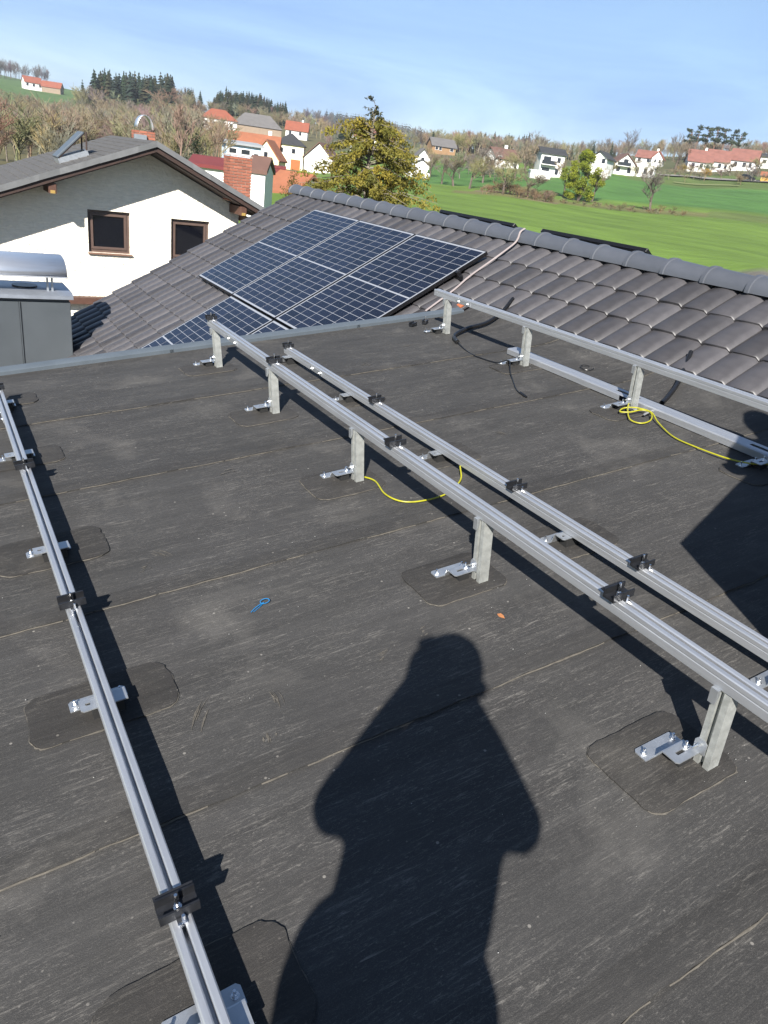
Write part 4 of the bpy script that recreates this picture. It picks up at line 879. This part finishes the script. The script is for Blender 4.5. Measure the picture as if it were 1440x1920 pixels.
def tree_at(name, label, px, r, h, kind=0, twm=None, wide=1., group=None, lean=0., cat='tree'):
    x, y = bearing(px, r)
    if kind not in PROT:
        b, f_ = bare(kind + 40, 8., (.7, .9, .75, 1.0)[kind % 4], ((6, 5, 5, 4), (7, 5, 5, 4), (6, 6, 4, 4), (8, 5, 5, 4))[kind % 4], tw=.021)
        ms = []
        for sg, nm, n_ in ((b, 'trunk', 5), (f_, 'crown', 3)):
            V, Fc = seg_mesh(sg, n_); m_ = bpy.data.meshes.new(nm); m_.from_pydata(V.tolist(), [], Fc); ms.append(m_)
        ms[0].materials.append(M_bark); ms[1].materials.append(M_twig); top = max(v.co.z for v in ms[1].vertices); PROT[kind] = (ms, top)
    ms, top = PROT[kind]; s_ = h / top
    t = thing(name, label, cat, T(x, y, gz(x, y) - .1, random.uniform(0, 6)) @ Matrix.Diagonal((s_ * wide, s_ * wide, s_, 1)), group)
    link('trunk', ms[0], t)
    if twm:
        key = (kind, twm.name)
        if key not in PROT: m2 = ms[1].copy(); m2.materials[0] = twm; PROT[key] = m2
        link('crown', PROT[key], t)
    else: link('crown', ms[1], t)
    return t
GO = 'bare fruit trees of the orchard'
tree_at('orchard_tree', 'bare grey fruit tree, leftmost in the orchard row', 828, 156, 5.8, 0, M_twig2, 1.1, GO)
tree_at('orchard_tree', 'bare fruit tree, second from the left in the orchard row', 850, 152, 5.6, 1, M_twig, 1.1, GO)
tree_at('orchard_tree', 'bare budding fruit tree, third from the left in the orchard row', 880, 148, 6.0, 2, M_twig3, 1.15, GO)
tree_at('orchard_tree', 'bare fruit tree, rightmost in the orchard row, before the brown roof', 905, 165, 5.6, 3, M_twig, 1.15, GO)
tree_at('budding_tree', 'wide budding tree standing over the brush heap', 943, 135, 5.0, 3, M_twig3, 1.45)
tree_at('dry_bush', 'brown bare bush right of the budding tree, over the brush heap', 990, 137, 4.2, 1, M_twig, 1.4, cat='bush')
tree_at('bare_bush', 'bare bush on the left side of the bright green bush', 1056, 152, 7.4, 0, M_twig, .9, cat='bush')
tree_at('bare_bush', 'bare bush on the right side of the bright green bush', 1110, 150, 6.6, 2, M_twig, .9, cat='bush')
tree_at('lone_tree', 'lone round bare tree on the meadow strip at the right', 1218, 140, 6.8, 1, M_twig2, .85)
tree_at('tall_tree', 'tall bare tree rising behind the brown gable house', 1172, 330, 12.5, 2, M_twig2, .7)
tree_at('tall_tree', 'tall bare tree left of the pines', 1262, 335, 10.5, 0, M_twig2, .7)
tree_at('tall_tree', 'tall bare tree between the second villa and the gable house', 1128, 330, 9.5, 3, M_twig2, .8)
for i, (px, r, h, wd) in enumerate(((805, 175, 5.5, 1.2), (920, 190, 6, 1.3), (965, 180, 6, 1.3), (985, 200, 7, 1.2), (1000, 260, 10, 1), (870, 240, 8, 1.1), (1265, 280, 9, 1.), (1285, 290, 9, 1.), (1420, 260, 6, 1.4), (1368, 262, 4, 1.5), (1400, 258, 4.5, 1.4), (1140, 215, 4, 1.2))):
    tree_at('village_tree', 'bare beige tree among the far houses, number %s from the left' % ('one two three four five six seven eight nine ten eleven twelve'.split()[sorted([805, 920, 965, 985, 1000, 870, 1265, 1285, 1420, 1368, 1400, 1140]).index(px)]), px, r, h, i % 4, (M_twig, M_twig2, M_twig3)[i % 3], wd, 'bare trees among the far houses')

def leaf_cloud(clumps, n, size, seed, droop=0., flat=1.):
    """clumps: (centre, radii, weight); returns verts, faces, per-vertex clump id"""
    rn = np.random.default_rng(seed); Wt = np.array([c[2] for c in clumps], float); ids = rn.choice(len(clumps), n, p=Wt / Wt.sum())
    Cn = np.array([c[0] for c in clumps]); Rd = np.array([c[1] for c in clumps]); d_ = rn.normal(size=(n, 3)); d_ /= np.linalg.norm(d_, axis=1)[:, None]
    P = Cn[ids] + Rd[ids] * d_ * (rn.random(n) ** .45)[:, None]
    a = rn.normal(size=(n, 3)); a[:, 2] = a[:, 2] * flat - droop; a /= np.linalg.norm(a, axis=1)[:, None]; b = np.cross(a, rn.normal(size=(n, 3))); b /= np.linalg.norm(b, axis=1)[:, None] + 1e-9
    s_ = size * rn.uniform(.6, 1.4, n)[:, None]; V = np.stack([P - a * s_, P + b * s_ * .45, P + a * s_, P - b * s_ * .45], 1).reshape(-1, 3)
    return V, np.arange(4 * n).reshape(n, 4), ids
def cloud_obj(name, V, Fc, colv, m, parent=None, mw=None):
    me_ = bpy.data.meshes.new(name); me_.vertices.add(len(V)); me_.vertices.foreach_set('co', np.asarray(V, np.float32).ravel())
    k = Fc.shape[1]; me_.loops.add(Fc.size); me_.loops.foreach_set('vertex_index', Fc.ravel().astype(np.int32)); me_.polygons.add(len(Fc)); me_.polygons.foreach_set('loop_start', (np.arange(len(Fc)) * k).astype(np.int32))
    me_.update(calc_edges=True)
    if colv is not None:
        c_ = me_.color_attributes.new('cover', 'FLOAT_COLOR', 'POINT'); c_.data.foreach_set('color', np.concatenate([colv, np.ones((len(V), 1))], 1).astype(np.float32).ravel())
    me_.materials.append(m); return link(name, me_, parent, mw)
M_leafy = mat('foliage', (.1, .1, .02), .7, spec=.25, attr='cover', trans=.3)
# conifer behind the ridge
tx, ty = bearing(690, 28); tz = gz(tx, ty)
con = thing('conifer', 'yellow-olive feathery conifer rising behind the tiled ridge', 'tree', T(tx, ty, tz))
rn = random.Random(21); H_ = ZC + 2.5 - tz
tk = MB(); tk.tube([(0, 0, 0), (.05, 0, H_ * .4), (0, .04, H_ * .75), (.03, 0, H_ * .90), (.0, .02, H_ * .955)], [.2, .13, .055, .015, .004], 8); tk.build('trunk', M_barkpale, con, smooth=60)
segs = []; clumps = []; ccol = []
for i in range(200):
    f_ = rn.uniform(.22, .895); z = H_ * f_; A = rn.uniform(0, 6.283); Rm = 2.6 * (1 - ((f_ - .35) / .66) ** 2 * (1.0 if f_ > .35 else .25)) ** .9 if f_ < 1 else .1
    Rm = max(Rm * rn.uniform(.40, 1.15), .2); dz_ = rn.uniform(.05, .5) * Rm * .5
    p = np.array([0, 0, z]); e = np.array([Rm * math.cos(A), Rm * math.sin(A), z + dz_ - .12 * Rm]); m_ = (p + e) / 2 + np.array([0, 0, .12 * Rm]); segs += [(p, m_, .022, .014), (m_, e, .014, .005)]
    tone = rn.random(); base = np.array([.46, .37, .055]) * tone + np.array([.22, .22, .045]) * (1 - tone)
    for q in range(5):
        g_ = .38 + .16 * q; c_ = m_ * (1 - (g_ - .5) * 2) + e * (g_ - .5) * 2 if g_ > .5 else p + (m_ - p) * g_ * 2
        clumps.append((c_ + np.array([rn.gauss(0, .06), rn.gauss(0, .06), -.05 - .03 * q]), (.13 + .03 * q, .13 + .03 * q, .15), 1.0)); ccol.append(base * rn.uniform(.8, 1.2))
for i in range(20):                          # thin wispy leader
    f_ = rn.uniform(.86, .965); A = rn.uniform(0, 6.283); L_ = rn.uniform(.22, .6) * (1.35 - f_); p = np.array([0, 0, H_ * f_ - .1]); e = p + np.array([math.cos(A) * L_, math.sin(A) * L_, L_ * .9]); e2 = e + np.array([math.cos(A) * .16, math.sin(A) * .16, -.02])
    segs += [(p, e, .010, .007), (e, e2, .007, .004)]
    for q in (.45, .8, 1.0, 1.2): clumps.append((p + (e - p) * min(q, 1) + (e2 - e) * max(0, q - 1) * 4, (.085, .085, .055), .10)); ccol.append(np.array([.11, .12, .05]))
V, Fc = seg_mesh(segs, 4); mm = bpy.data.meshes.new('branches'); mm.from_pydata(V.tolist(), [], Fc); mm.materials.append(M_barkpale); link('branches', mm, con)['kind'] = 'stuff'
V, Fc, ids = leaf_cloud(clumps, 52000, .050, 5, droop=.55); cc = np.repeat(np.array(ccol)[ids], 4, 0)
cloud_obj('crown', V, Fc, cc, M_leafy, con)
# bright green bush
bx, by = bearing(1083, 149); gb = thing('green_bush', 'bright yellow-green leafy bush between the bare ones on the meadow', 'bush', T(bx, by, gz(bx, by)))
cl = []; rn = random.Random(8)
for i in range(60):
    f_ = rn.random(); z = .6 + f_ * 7.4; Rr = 3.5 * math.sin(math.pi * min(1, (f_ * .82 + .18))) ** .7 * rn.random() ** .5; A = rn.uniform(0, 6.283)
    cl.append((np.array([Rr * math.cos(A), Rr * math.sin(A), z]), (.75, .75, .65), 1))
V, Fc, ids = leaf_cloud(cl, 14000, .16, 9); tn = np.array([rn.random() for _ in cl]); cc = np.repeat(np.outer(tn, (.42, .46, .03)) [ids] + np.outer(1 - tn, (.22, .30, .03))[ids], 4, 0)
cloud_obj('crown', V, Fc, cc, M_leafy, gb); V, Fc = seg_mesh([(np.array([0, 0, -.2]), np.array([rn.gauss(0, 1.2), rn.gauss(0, 1.2), 5.5]), .09, .03) for _ in range(7)], 5); mm = bpy.data.meshes.new('stems'); mm.from_pydata(V.tolist(), [], Fc); mm.materials.append(M_bark); link('stems', mm, gb)
def small_cloud(name, label, px, r, w_, h, c, n=900, sz=.14, seed=1, cat='bush', group=None):
    x, y = bearing(px, r); t = thing(name, label, cat, T(x, y, gz(x, y)), group); rn = random.Random(seed)
    cl = [(np.array([rn.gauss(0, w_ * .22), rn.gauss(0, w_ * .22), rn.uniform(.25, .75) * h]), (w_ * .25, w_ * .25, h * .25), 1) for _ in range(9)]
    V, Fc, ids = leaf_cloud(cl, n, sz, seed); cc = np.repeat(np.array(c)[None] * np.random.default_rng(seed).uniform(.7, 1.3, (9, 1))[ids], 4, 0); cloud_obj('crown', V, Fc, cc, M_leafy, t)
    V, Fc = seg_mesh([(np.zeros(3), np.array([rn.gauss(0, w_ * .15), rn.gauss(0, w_ * .15), h * .6]), .06, .02) for _ in range(4)], 3); mm = bpy.data.meshes.new('stems'); mm.from_pydata(V.tolist(), [], Fc); mm.materials.append(M_bark); link('stems', mm, t)
small_cloud('forsythia', 'round yellow flowering bush in front of the red-roofed row', 1323, 262, 2.6, 2.4, (.62, .38, .02), seed=2)
small_cloud('forsythia', 'yellow flowering bush left of the red-roofed row', 1281, 275, 3.0, 2.2, (.45, .32, .05), seed=3)
small_cloud('garden_bush', 'olive bush between the second villa and the gable house', 1140, 218, 3.5, 3.2, (.20, .16, .04), seed=4)
small_cloud('yellow_bush', 'yellow bush at the far left behind the slate roof', 4, 40, 1.6, 2.6, (.30, .22, .02), seed=5, sz=.08)
small_cloud('cottage_shrub', 'olive shrub in front of the orange-roofed cottage', 548, 45, 1.2, 3.6, (.17, .13, .03), seed=6, sz=.06)
small_cloud('evergreen_shrub', 'dark evergreen shrub behind the wine-red roof', 372, 75, 2.0, 4.4, (.03, .05, .015), seed=7, sz=.1)

# conifers and pines one by one
def conifer_arr(seed, layers=15, nb=9, R0=.21):
    rn = np.random.default_rng(seed); V = []; Fc = []; V += [(-.012, 0, 0), (.012, 0, 0), (0, .015, 0), (0, 0, .95)]; Fc += [(0, 1, 3), (1, 2, 3), (2, 0, 3)]
    for l in range(layers):
        f_ = l / (layers - 1); z = .10 + .88 * f_; Rr = R0 * (1 - f_) ** .8 + .012
        for k in range(nb):
            A = 2 * math.pi * (k + rn.random() * .7) / nb + l; L_ = Rr * rn.uniform(.65, 1.15); dr_ = L_ * rn.uniform(.15, .5); w_ = L_ * .34 + .008
            ca_, sa = math.cos(A), math.sin(A); o = len(V); zz = z + rn.normal(0, .012)
            V += [(0, 0, zz + .035), (ca_ * L_ * .55 - sa * w_, sa * L_ * .55 + ca_ * w_, zz - dr_ * .4), (ca_ * L_, sa * L_, zz - dr_), (ca_ * L_ * .55 + sa * w_, sa * L_ * .55 - ca_ * w_, zz - dr_ * .4), (ca_ * L_ * .5, sa * L_ * .5, zz + .02)]
            Fc += [(o, o + 1, o + 4), (o + 1, o + 2, o + 4), (o + 2, o + 3, o + 4), (o + 3, o, o + 4)]
    return np.array(V), np.array(Fc)
M_con = mat('conifer_needles', (.035, .052, .028), .85, spec=.2, attr='cover')
CONP = [conifer_arr(s_) for s_ in range(4)]; CONL = [conifer_arr(s_ + 9, 7, 6, .24) for s_ in range(3)]
def forest(name, label, protos, spots, c0, spread, seed, cat='woodland'):
    rn = np.random.default_rng(seed); Vs = []; Fs = []; Cs = []; off = 0
    xs = np.stack(bearings([q[0] for q in spots], [q[1] for q in spots]), 1); zs = ground_arr(xs[:, 0], xs[:, 1])
    for (sp_, (x, y), z) in zip(spots, xs, zs):
        V, Fc = protos[rn.integers(len(protos))]; h = sp_[2]; wd = sp_[3] if len(sp_) > 3 else 1.; A = rn.uniform(0, 6.283); ca_, sa = math.cos(A), math.sin(A)
        Q = np.stack([(V[:, 0] * ca_ - V[:, 1] * sa) * h * wd + x, (V[:, 0] * sa + V[:, 1] * ca_) * h * wd + y, V[:, 2] * h + z - .2], 1)
        Vs.append(Q); Fs.append(Fc + off); off += len(V); Cs.append(np.tile(np.array(sp_[4] if len(sp_) > 4 else c0) * rn.uniform(1 - spread, 1 + spread), (len(V), 1)) * rn.uniform(.85, 1.15, (1, 3)))
    o = cloud_obj(name, np.concatenate(Vs), np.concatenate(Fs), np.concatenate(Cs), M_con); o['kind'] = 'stuff'; return tag(o, label, cat)
con_me = []
for V, Fc in CONP:
    m_ = bpy.data.meshes.new('crown'); m_.from_pydata(V.tolist(), [], Fc.tolist()); c_ = m_.color_attributes.new('cover', 'FLOAT_COLOR', 'POINT'); c_.data.foreach_set('color', np.tile((.032, .050, .028, 1), (len(V), 1)).astype(np.float32).ravel()); m_.materials.append(M_con); con_me.append(m_)
trm = MB().tube([(0, 0, 0), (0, 0, .5)], [.016, .01], 5).mesh('trunk', M_bark)
for i, (px, r, h, wd, lb) in enumerate(((985, 400, 11, 1.1, 'dark spruce left of the villas, left of a pair'), (1001, 395, 10, 1.3, 'dark spruce left of the villas, right of a pair'), (375, 450, 11, 1.3, 'dark pointed spruce standing free on the skyline'), (157, 420, 15, 1.1, 'lone dark spruce at the left end of the spruce wood'),
        (413, 445, 11.5, 1.2, 'left spruce of the pair on the skyline above the farmhouse'), (423, 445, 13, 1.2, 'right spruce of the pair on the skyline above the farmhouse'), (808, 330, 8, 1.3, 'small dark spruce behind the timber house'), (1108, 330, 7, 1.3, 'dark spruce behind the second villa'), (1142, 335, 7, .9, 'slim dark spruce left of the tall bare tree'), (640, 300, 8, 1.8, 'bushy dark spruce behind the top of the olive conifer'))):
    x, y = bearing(px, r); t = thing('spruce', lb, 'tree', T(x, y, gz(x, y) - .2, i) @ Matrix.Diagonal((h * wd, h * wd, h, 1)), 'spruces on the skyline'); link('crown', con_me[i % 4], t); link('trunk', trm, t)
pv = []
rn = random.Random(31)
pcl = [(np.array([rn.gauss(0, .13), rn.gauss(0, .13), rn.uniform(.55, .95)]), (.10, .10, .045), 1) for _ in range(11)]
V, Fc, ids = leaf_cloud(pcl, 520, .03, 4, flat=.4); pm = cloud_obj('crown', V, Fc, np.tile((.10, .13, .07), (len(V), 1)), M_leafy); pme = pm.data; bpy.data.objects.remove(pm)
ptr = MB().tube([(0, 0, 0), (.01, 0, .5), (.0, .01, .88)], [.022, .016, .006], 5)
for _ in range(6): q = rn.choice(pcl)[0]; ptr.tube([(0, 0, q[2] - .12), tuple(q)], [.008, .003], 3)
ptr = ptr.mesh('trunk', mat('pine_bark', (.26, .15, .10), .9))
for i, (px, r, h) in enumerate(((1285, 332, 11.6), (1298, 330, 12.6), (1315, 335, 12.0), (1331, 332, 12.4), (1347, 330, 11.8), (1363, 334, 11.4), (1376, 330, 10.4))):
    x, y = bearing(px, r); t = thing('pine', 'tall pine with bare trunk, %s in the row above the red roofs' % ('leftmost', 'second from the left', 'third from the left', 'middle', 'third from the right', 'second from the right', 'rightmost')[i], 'tree', T(x, y, gz(x, y) - .3, i * 1.7) @ Matrix.Diagonal((h, h, h, 1)), 'pines on the right skyline'); link('trunk', ptr, t); link('crown', pme, t)

# woods that read as masses
BARP = []
for s_ in range(5):
    b, f_ = bare(70 + s_, 1., (.6, .8, .7, .5, .9)[s_], (7, 6, 4) if s_ % 2 else (8, 5, 4), tw=.0040, trunk=.13)
    V, Fc = seg_mesh(b + f_, 3); V = V / V[:, 2].max(); BARP.append((V, np.array(Fc)))
rg = np.random.default_rng(77)
def scatter(n, px0, px1, r0, r1, h0, h1, w0=.9, w1=1.4, cols=((.36, .285, .185), (.32, .27, .21), (.37, .33, .19))):
    out = []
    for _ in range(n):
        out.append((rg.uniform(px0, px1), math.exp(rg.uniform(math.log(r0), math.log(r1))), rg.uniform(h0, h1), rg.uniform(w0, w1), cols[rg.integers(len(cols))]))
    return out
forest('bare_woodland', 'beige leafless scrub and trees filling the valley behind the slate roof', BARP, scatter(150, -60, 420, 85, 210, 4, 7) + scatter(150, -40, 420, 200, 330, 5, 8) + scatter(40, 300, 520, 255, 320, 2, 3.2) + scatter(90, -20, 380, 330, 415, 6, 9.5), (.26, .2, .13), .2, 1)
forest('hilltop_wood', 'grey leafless trees along the top of the left hill', BARP, scatter(60, -60, 92, 760, 860, 11, 16, .5, .8, ((.20, .17, .16), (.24, .20, .19))), (.22, .19, .18), .15, 2)
sp_spots = scatter(170, 178, 325, 405, 460, 12, 20.5, 1.1, 1.7, ((.032, .048, .026), (.05, .055, .026), (.026, .042, .026))) + scatter(60, 310, 365, 415, 450, 8, 12.5, .8, 1.1, ((.035, .05, .028),)) + scatter(130, 400, 534, 425, 470, 6, 11.5, 1.1, 1.8, ((.032, .048, .026), (.06, .06, .03)))
forest('spruce_wood', 'dark green spruce wood on the slope left of the farm', CONP, sp_spots, (.03, .05, .03), .25, 3)
forest('mixed_wood', 'leafless brown wood around the spruces and behind the farm', BARP, scatter(80, 150, 360, 395, 430, 7, 14) + scatter(60, 320, 540, 400, 440, 5, 8) + scatter(70, 540, 700, 360, 480, 6, 10, .8, 1.2), (.25, .2, .15), .2, 4)
forest('far_grey_wood', 'grey tall trees on the skyline left of the conifer', BARP, scatter(26, 562, 618, 820, 900, 15, 20, .5, .7, ((.17, .15, .15), (.20, .18, .18))), (.2, .18, .18), .15, 5)
forest('hill_forest', 'distant wooded hill behind the conifer', CONL, scatter(900, 610, 860, 1150, 1650, 14, 22, 1.0, 1.6, ((.05, .065, .05), (.10, .09, .075), (.13, .115, .095), (.04, .055, .045))), (.07, .07, .06), .2, 6)
forest('treeline', 'leafless treeline behind the villas on the right skyline', BARP, scatter(70, 720, 880, 320, 430, 6, 9.5, .9, 1.3) + scatter(110, 860, 1020, 370, 430, 6.5, 10.5) + scatter(130, 1010, 1290, 340, 420, 5, 9, .7, 1.1) + scatter(90, 1280, 1480, 335, 400, 5, 8), (.25, .2, .16), .2, 7)
forest('dark_treeline', 'dark conifers mixed into the right treeline', CONP, scatter(46, 850, 1000, 385, 430, 7.5, 10.5, 1.0, 1.4, ((.04, .055, .03), (.07, .07, .04))) + scatter(10, 1050, 1150, 380, 420, 6, 8.5, 1.1, 1.5, ((.045, .06, .035),)), (.04, .05, .03), .2, 8)
forest('garden_scrub', 'low leafless bushes and hedges around the far houses', BARP, scatter(60, 740, 1010, 170, 290, 2.5, 4.5, 1.4, 2.2) + scatter(60, 1130, 1460, 225, 300, 2, 4, 1.4, 2.4) + scatter(30, 600, 760, 200, 300, 2.5, 5, 1.2, 2), (.25, .2, .13), .25, 9)
forest('ditch_scrub', 'dry grass tufts and low brush along the ditch in the meadow', BARP, scatter(60, 900, 1040, 131, 142, .8, 2.2, 1.4, 2.4, ((.33, .24, .15), (.28, .19, .12))) + scatter(50, 1020, 1300, 132, 143, .5, 1.2, 1.6, 3, ((.30, .24, .13),)), (.3, .22, .14), .2, 10)

# ------------------------------------------------------------------ photographer and added unseen casters whose shadows fall on the roof
M_cloth = mat('work_jacket', (.04, .05, .07), .85, noise=(12, .2)); M_skin = mat('skin', (.50, .33, .25), .6); M_cap = mat('cap_cloth', (.05, .05, .055), .8)
sh = np.array([SUN[0], SUN[1], 0]); sh /= np.linalg.norm(sh); lat = np.array([-sh[1], sh[0], 0]); lat = lat if lat[0] > 0 else -lat
def person(label, foot, spec, cap=True, extra=None):
    """spec: chains of (lateral, depth towards the sun, height, radius); fused into one surface"""
    t = thing('person', label, 'person', Matrix.Translation(tuple(foot)))
    mb = MB()
    for chain in spec:
        P_ = [lat * c[0] + sh * c[1] + np.array([0, 0, c[2]]) for c in chain]; rr = [c[3] for c in chain]
        Q = smooth_path([np.append(p, r) for p, r in zip(P_, rr)], 4); pp = [q[:3] for q in Q]; r_ = [max(q[3], .004) for q in Q]
        mb.tube(pp, r_, 12)
        for p, r in ((P_[0], rr[0]), (P_[-1], rr[-1])):        # round ends
            vs_ = []; n = 10
            for a in range(n + 1):
                for b in range(12): A, B = math.pi * a / n, 2 * math.pi * b / 12; vs_.append(p + r * np.array([math.sin(A) * math.cos(B), math.sin(A) * math.sin(B), math.cos(A)]))
            mb.add(vs_, [(a * 12 + b, a * 12 + (b + 1) % 12, (a + 1) * 12 + (b + 1) % 12, (a + 1) * 12 + b) for a in range(n) for b in range(12)])
    o = mb.build('body', M_cloth, t, smooth=80); r_ = o.modifiers.new('r', 'REMESH'); r_.mode = 'VOXEL'; r_.voxel_size = .014; r_.use_smooth_shade = True; s_ = o.modifiers.new('s', 'SMOOTH'); s_.factor = .5; s_.iterations = 3
    return t
# photographer: standing just sunward of the camera, phone held up in both hands
f0 = sh * .34; fz = ZC + (-1.6 + f0[0] * math.sin(TH)) / math.cos(TH); foot = np.array([f0[0], f0[1], fz]); cz = ZC - fz
def hand(lx, dp, z, s_):
    ch = [[(lx, dp + .05, z - .09, .035), (lx, dp + .015, z - .03, .036), (lx, dp, z, .032)]]
    for k, ln in enumerate((.030, .036, .034, .027)): ch.append([(lx - s_ * .0, dp - .004, z - .02 + .020 * k, .010), (lx - s_ * .022, dp - .022, z - .018 + .021 * k, .009), (lx - s_ * ln * 1.2, dp - .020, z - .016 + .021 * k, .008)])
    ch.append([(lx, dp + .01, z - .03, .012), (lx - s_ * .03, dp + .022, z - .005, .010), (lx - s_ * .045, dp + .020, z + .018, .009)]); return ch
spec = [[(.03, .02, .98, .17), (.035, .02, 1.10, .180), (.05, .02, 1.22, .195), (.055, .01, 1.36, .200), (.06, .01, 1.48, .165), (.045, 0, 1.57, .105), (.050, -.02, 1.66, .090), (.056, -.03, 1.74, .098), (.054, -.03, 1.80, .092), (.05, -.02, 1.84, .068)],
        [(-.04, .02, 1.0, .165), (-.06, .02, .86, .135), (-.10, .03, .55, .095), (-.12, .06, .30, .075), (-.14, .04, .07, .055), (-.145, -.12, .045, .045)],
        [(.11, .02, 1.0, .155), (.12, .02, .86, .125), (.13, .03, .55, .095), (.14, .06, .30, .075), (.15, .04, .07, .055), (.155, -.12, .045, .045)],
        [(-.07, .01, 1.45, .085), (-.155, -.02, 1.36, .074), (-.19, -.06, 1.27, .062), (-.13, -.18, 1.38, .05), (-.06, -.26, 1.51, .042)],
        [(.19, .01, 1.45, .08), (.255, -.02, 1.40, .074), (.282, -.05, 1.36, .062), (.20, -.18, 1.43, .05), (.10, -.26, 1.53, .042)]]
spec += hand(-.055, -.30, cz - .03, -1) + hand(.062, -.30, cz - .03, 1)
spec += [[(.05, -.13, 1.735, .018), (.048, -.155, 1.715, .014)], [(-.055, -.02, 1.735, .022), (-.058, -.01, 1.715, .016)], [(.160, -.02, 1.735, .022), (.163, -.01, 1.715, .016)]]
ph = person('person in dark jacket and cap photographing, seen only as the shadow on the membrane', foot, spec)
capm = MB(); vs_ = []; n = 8
for a in range(n + 1):
    for b in range(20):
        A, B = (math.pi / 2) * a / n, 2 * math.pi * b / 20; vs_.append(lat * (.053 + .108 * math.sin(A) * math.cos(B)) + sh * (-.02 + .125 * math.sin(A) * math.sin(B)) + np.array([0, 0, 1.785 + .115 * math.cos(A)]))
capm.add(vs_, [(a * 20 + b, a * 20 + (b + 1) % 20, (a + 1) * 20 + (b + 1) % 20, (a + 1) * 20 + b) for a in range(n) for b in range(20)])
br_ = [lat * (.0 + .075 * math.cos(b)) + sh * (-.10 - .07 * math.sin(b)) + np.array([0, 0, 1.785]) for b in np.linspace(0, math.pi, 12)]
capm.add(br_ + [p + np.array([0, 0, .012]) for p in br_], [tuple(range(11, -1, -1)), tuple(range(12, 24))] + [(i, (i + 1) % 12, 12 + (i + 1) % 12, 12 + i) for i in range(12)])
capm.build('cap', M_cap, ph, smooth=50)
phm = Matrix.Identity(4)
cd = np.stack([rt, -dn, -fw], 1); pm_ = MB().cbox(-.038, .038, -.13, .030, .012, .020, .002)
pm_.v = [tuple(cd @ np.array(p) + np.array([0, 0, ZC])) for p in pm_.v]
tag(pm_.build('phone', M_black), 'phone held up by the photographer, out of view', 'phone')
# invented figure and upright module, added out of view to cast the right-hand shadow
q = ROOF @ Vector((2.62, .72, 0)); foot2 = np.array([q.x, q.y, q.z])
spec2 = [[(0, .02, .98, .16), (0, .02, 1.15, .175), (0, .01, 1.34, .195), (0, .01, 1.46, .16), (0, 0, 1.54, .075), (0, -.02, 1.64, .095), (0, -.02, 1.72, .10), (0, -.02, 1.78, .085)],
         [(-.07, .02, 1.0, .15), (-.09, .02, .6, .095), (-.10, .04, .3, .075), (-.11, .03, .07, .055), (-.11, -.13, .045, .045)], [(.08, .02, 1.0, .15), (.10, .02, .6, .095), (.11, .04, .3, .075), (.12, .03, .07, .055), (.12, -.13, .045, .045)],
         [(-.15, .01, 1.45, .085), (-.24, -.02, 1.25, .075), (-.30, -.10, 1.08, .05), (-.33, -.2, 1.03, .04)], [(.15, .01, 1.45, .085), (.25, -.04, 1.3, .075), (.22, -.22, 1.2, .05), (.1, -.26, 1.1, .04)]]
person('unseen figure added out of view on the right to cast the rounded shadow', foot2, spec2)
Tp = ROOF @ Vector((1.764, .70, 1.0)); Bp = ROOF @ Vector((2.0, .578, .01)); ex = (Tp - Bp).normalized(); ey = (ROOF.to_3x3() @ Vector((.986, .166, 0))); ey = (ey - ex * ey.dot(ex)).normalized(); ez = ex.cross(ey)
mwp = Matrix(((ex.x, ey.x, ez.x, Bp.x), (ex.y, ey.y, ez.y, Bp.y), (ex.z, ey.z, ez.z, Bp.z), (0, 0, 0, 1)))
module('unseen upright solar panel added at the right to cast the angular shadow', mwp, L=(Tp - Bp).length, W=1.3, cells=False)  # added caster, its corner placed to throw the angular shadow

# ------------------------------------------------------------------ air
hm = bpy.data.materials.new('air'); hm.use_nodes = True; ht_ = hm.node_tree; ht_.nodes.remove(ht_.nodes['Principled BSDF']); pvn = ht_.nodes.new('ShaderNodeVolumePrincipled'); pvn.inputs['Density'].default_value = .0002; pvn.inputs['Color'].default_value = (.86, .92, 1, 1); pvn.inputs['Anisotropy'].default_value = .2
ht_.links.new(pvn.outputs[0], ht_.nodes['Material Output'].inputs['Volume'])
lowz = float(GZ.min()) - 1; highz = max(float(GZ.max()), 60) + 30
hb_ = MB().box(-6600, 6600, -6600, 6600, lowz, highz).build('haze', hm); hb_['kind'] = 'stuff'; tag(hb_, 'thin pale haze over the far hills', 'haze')
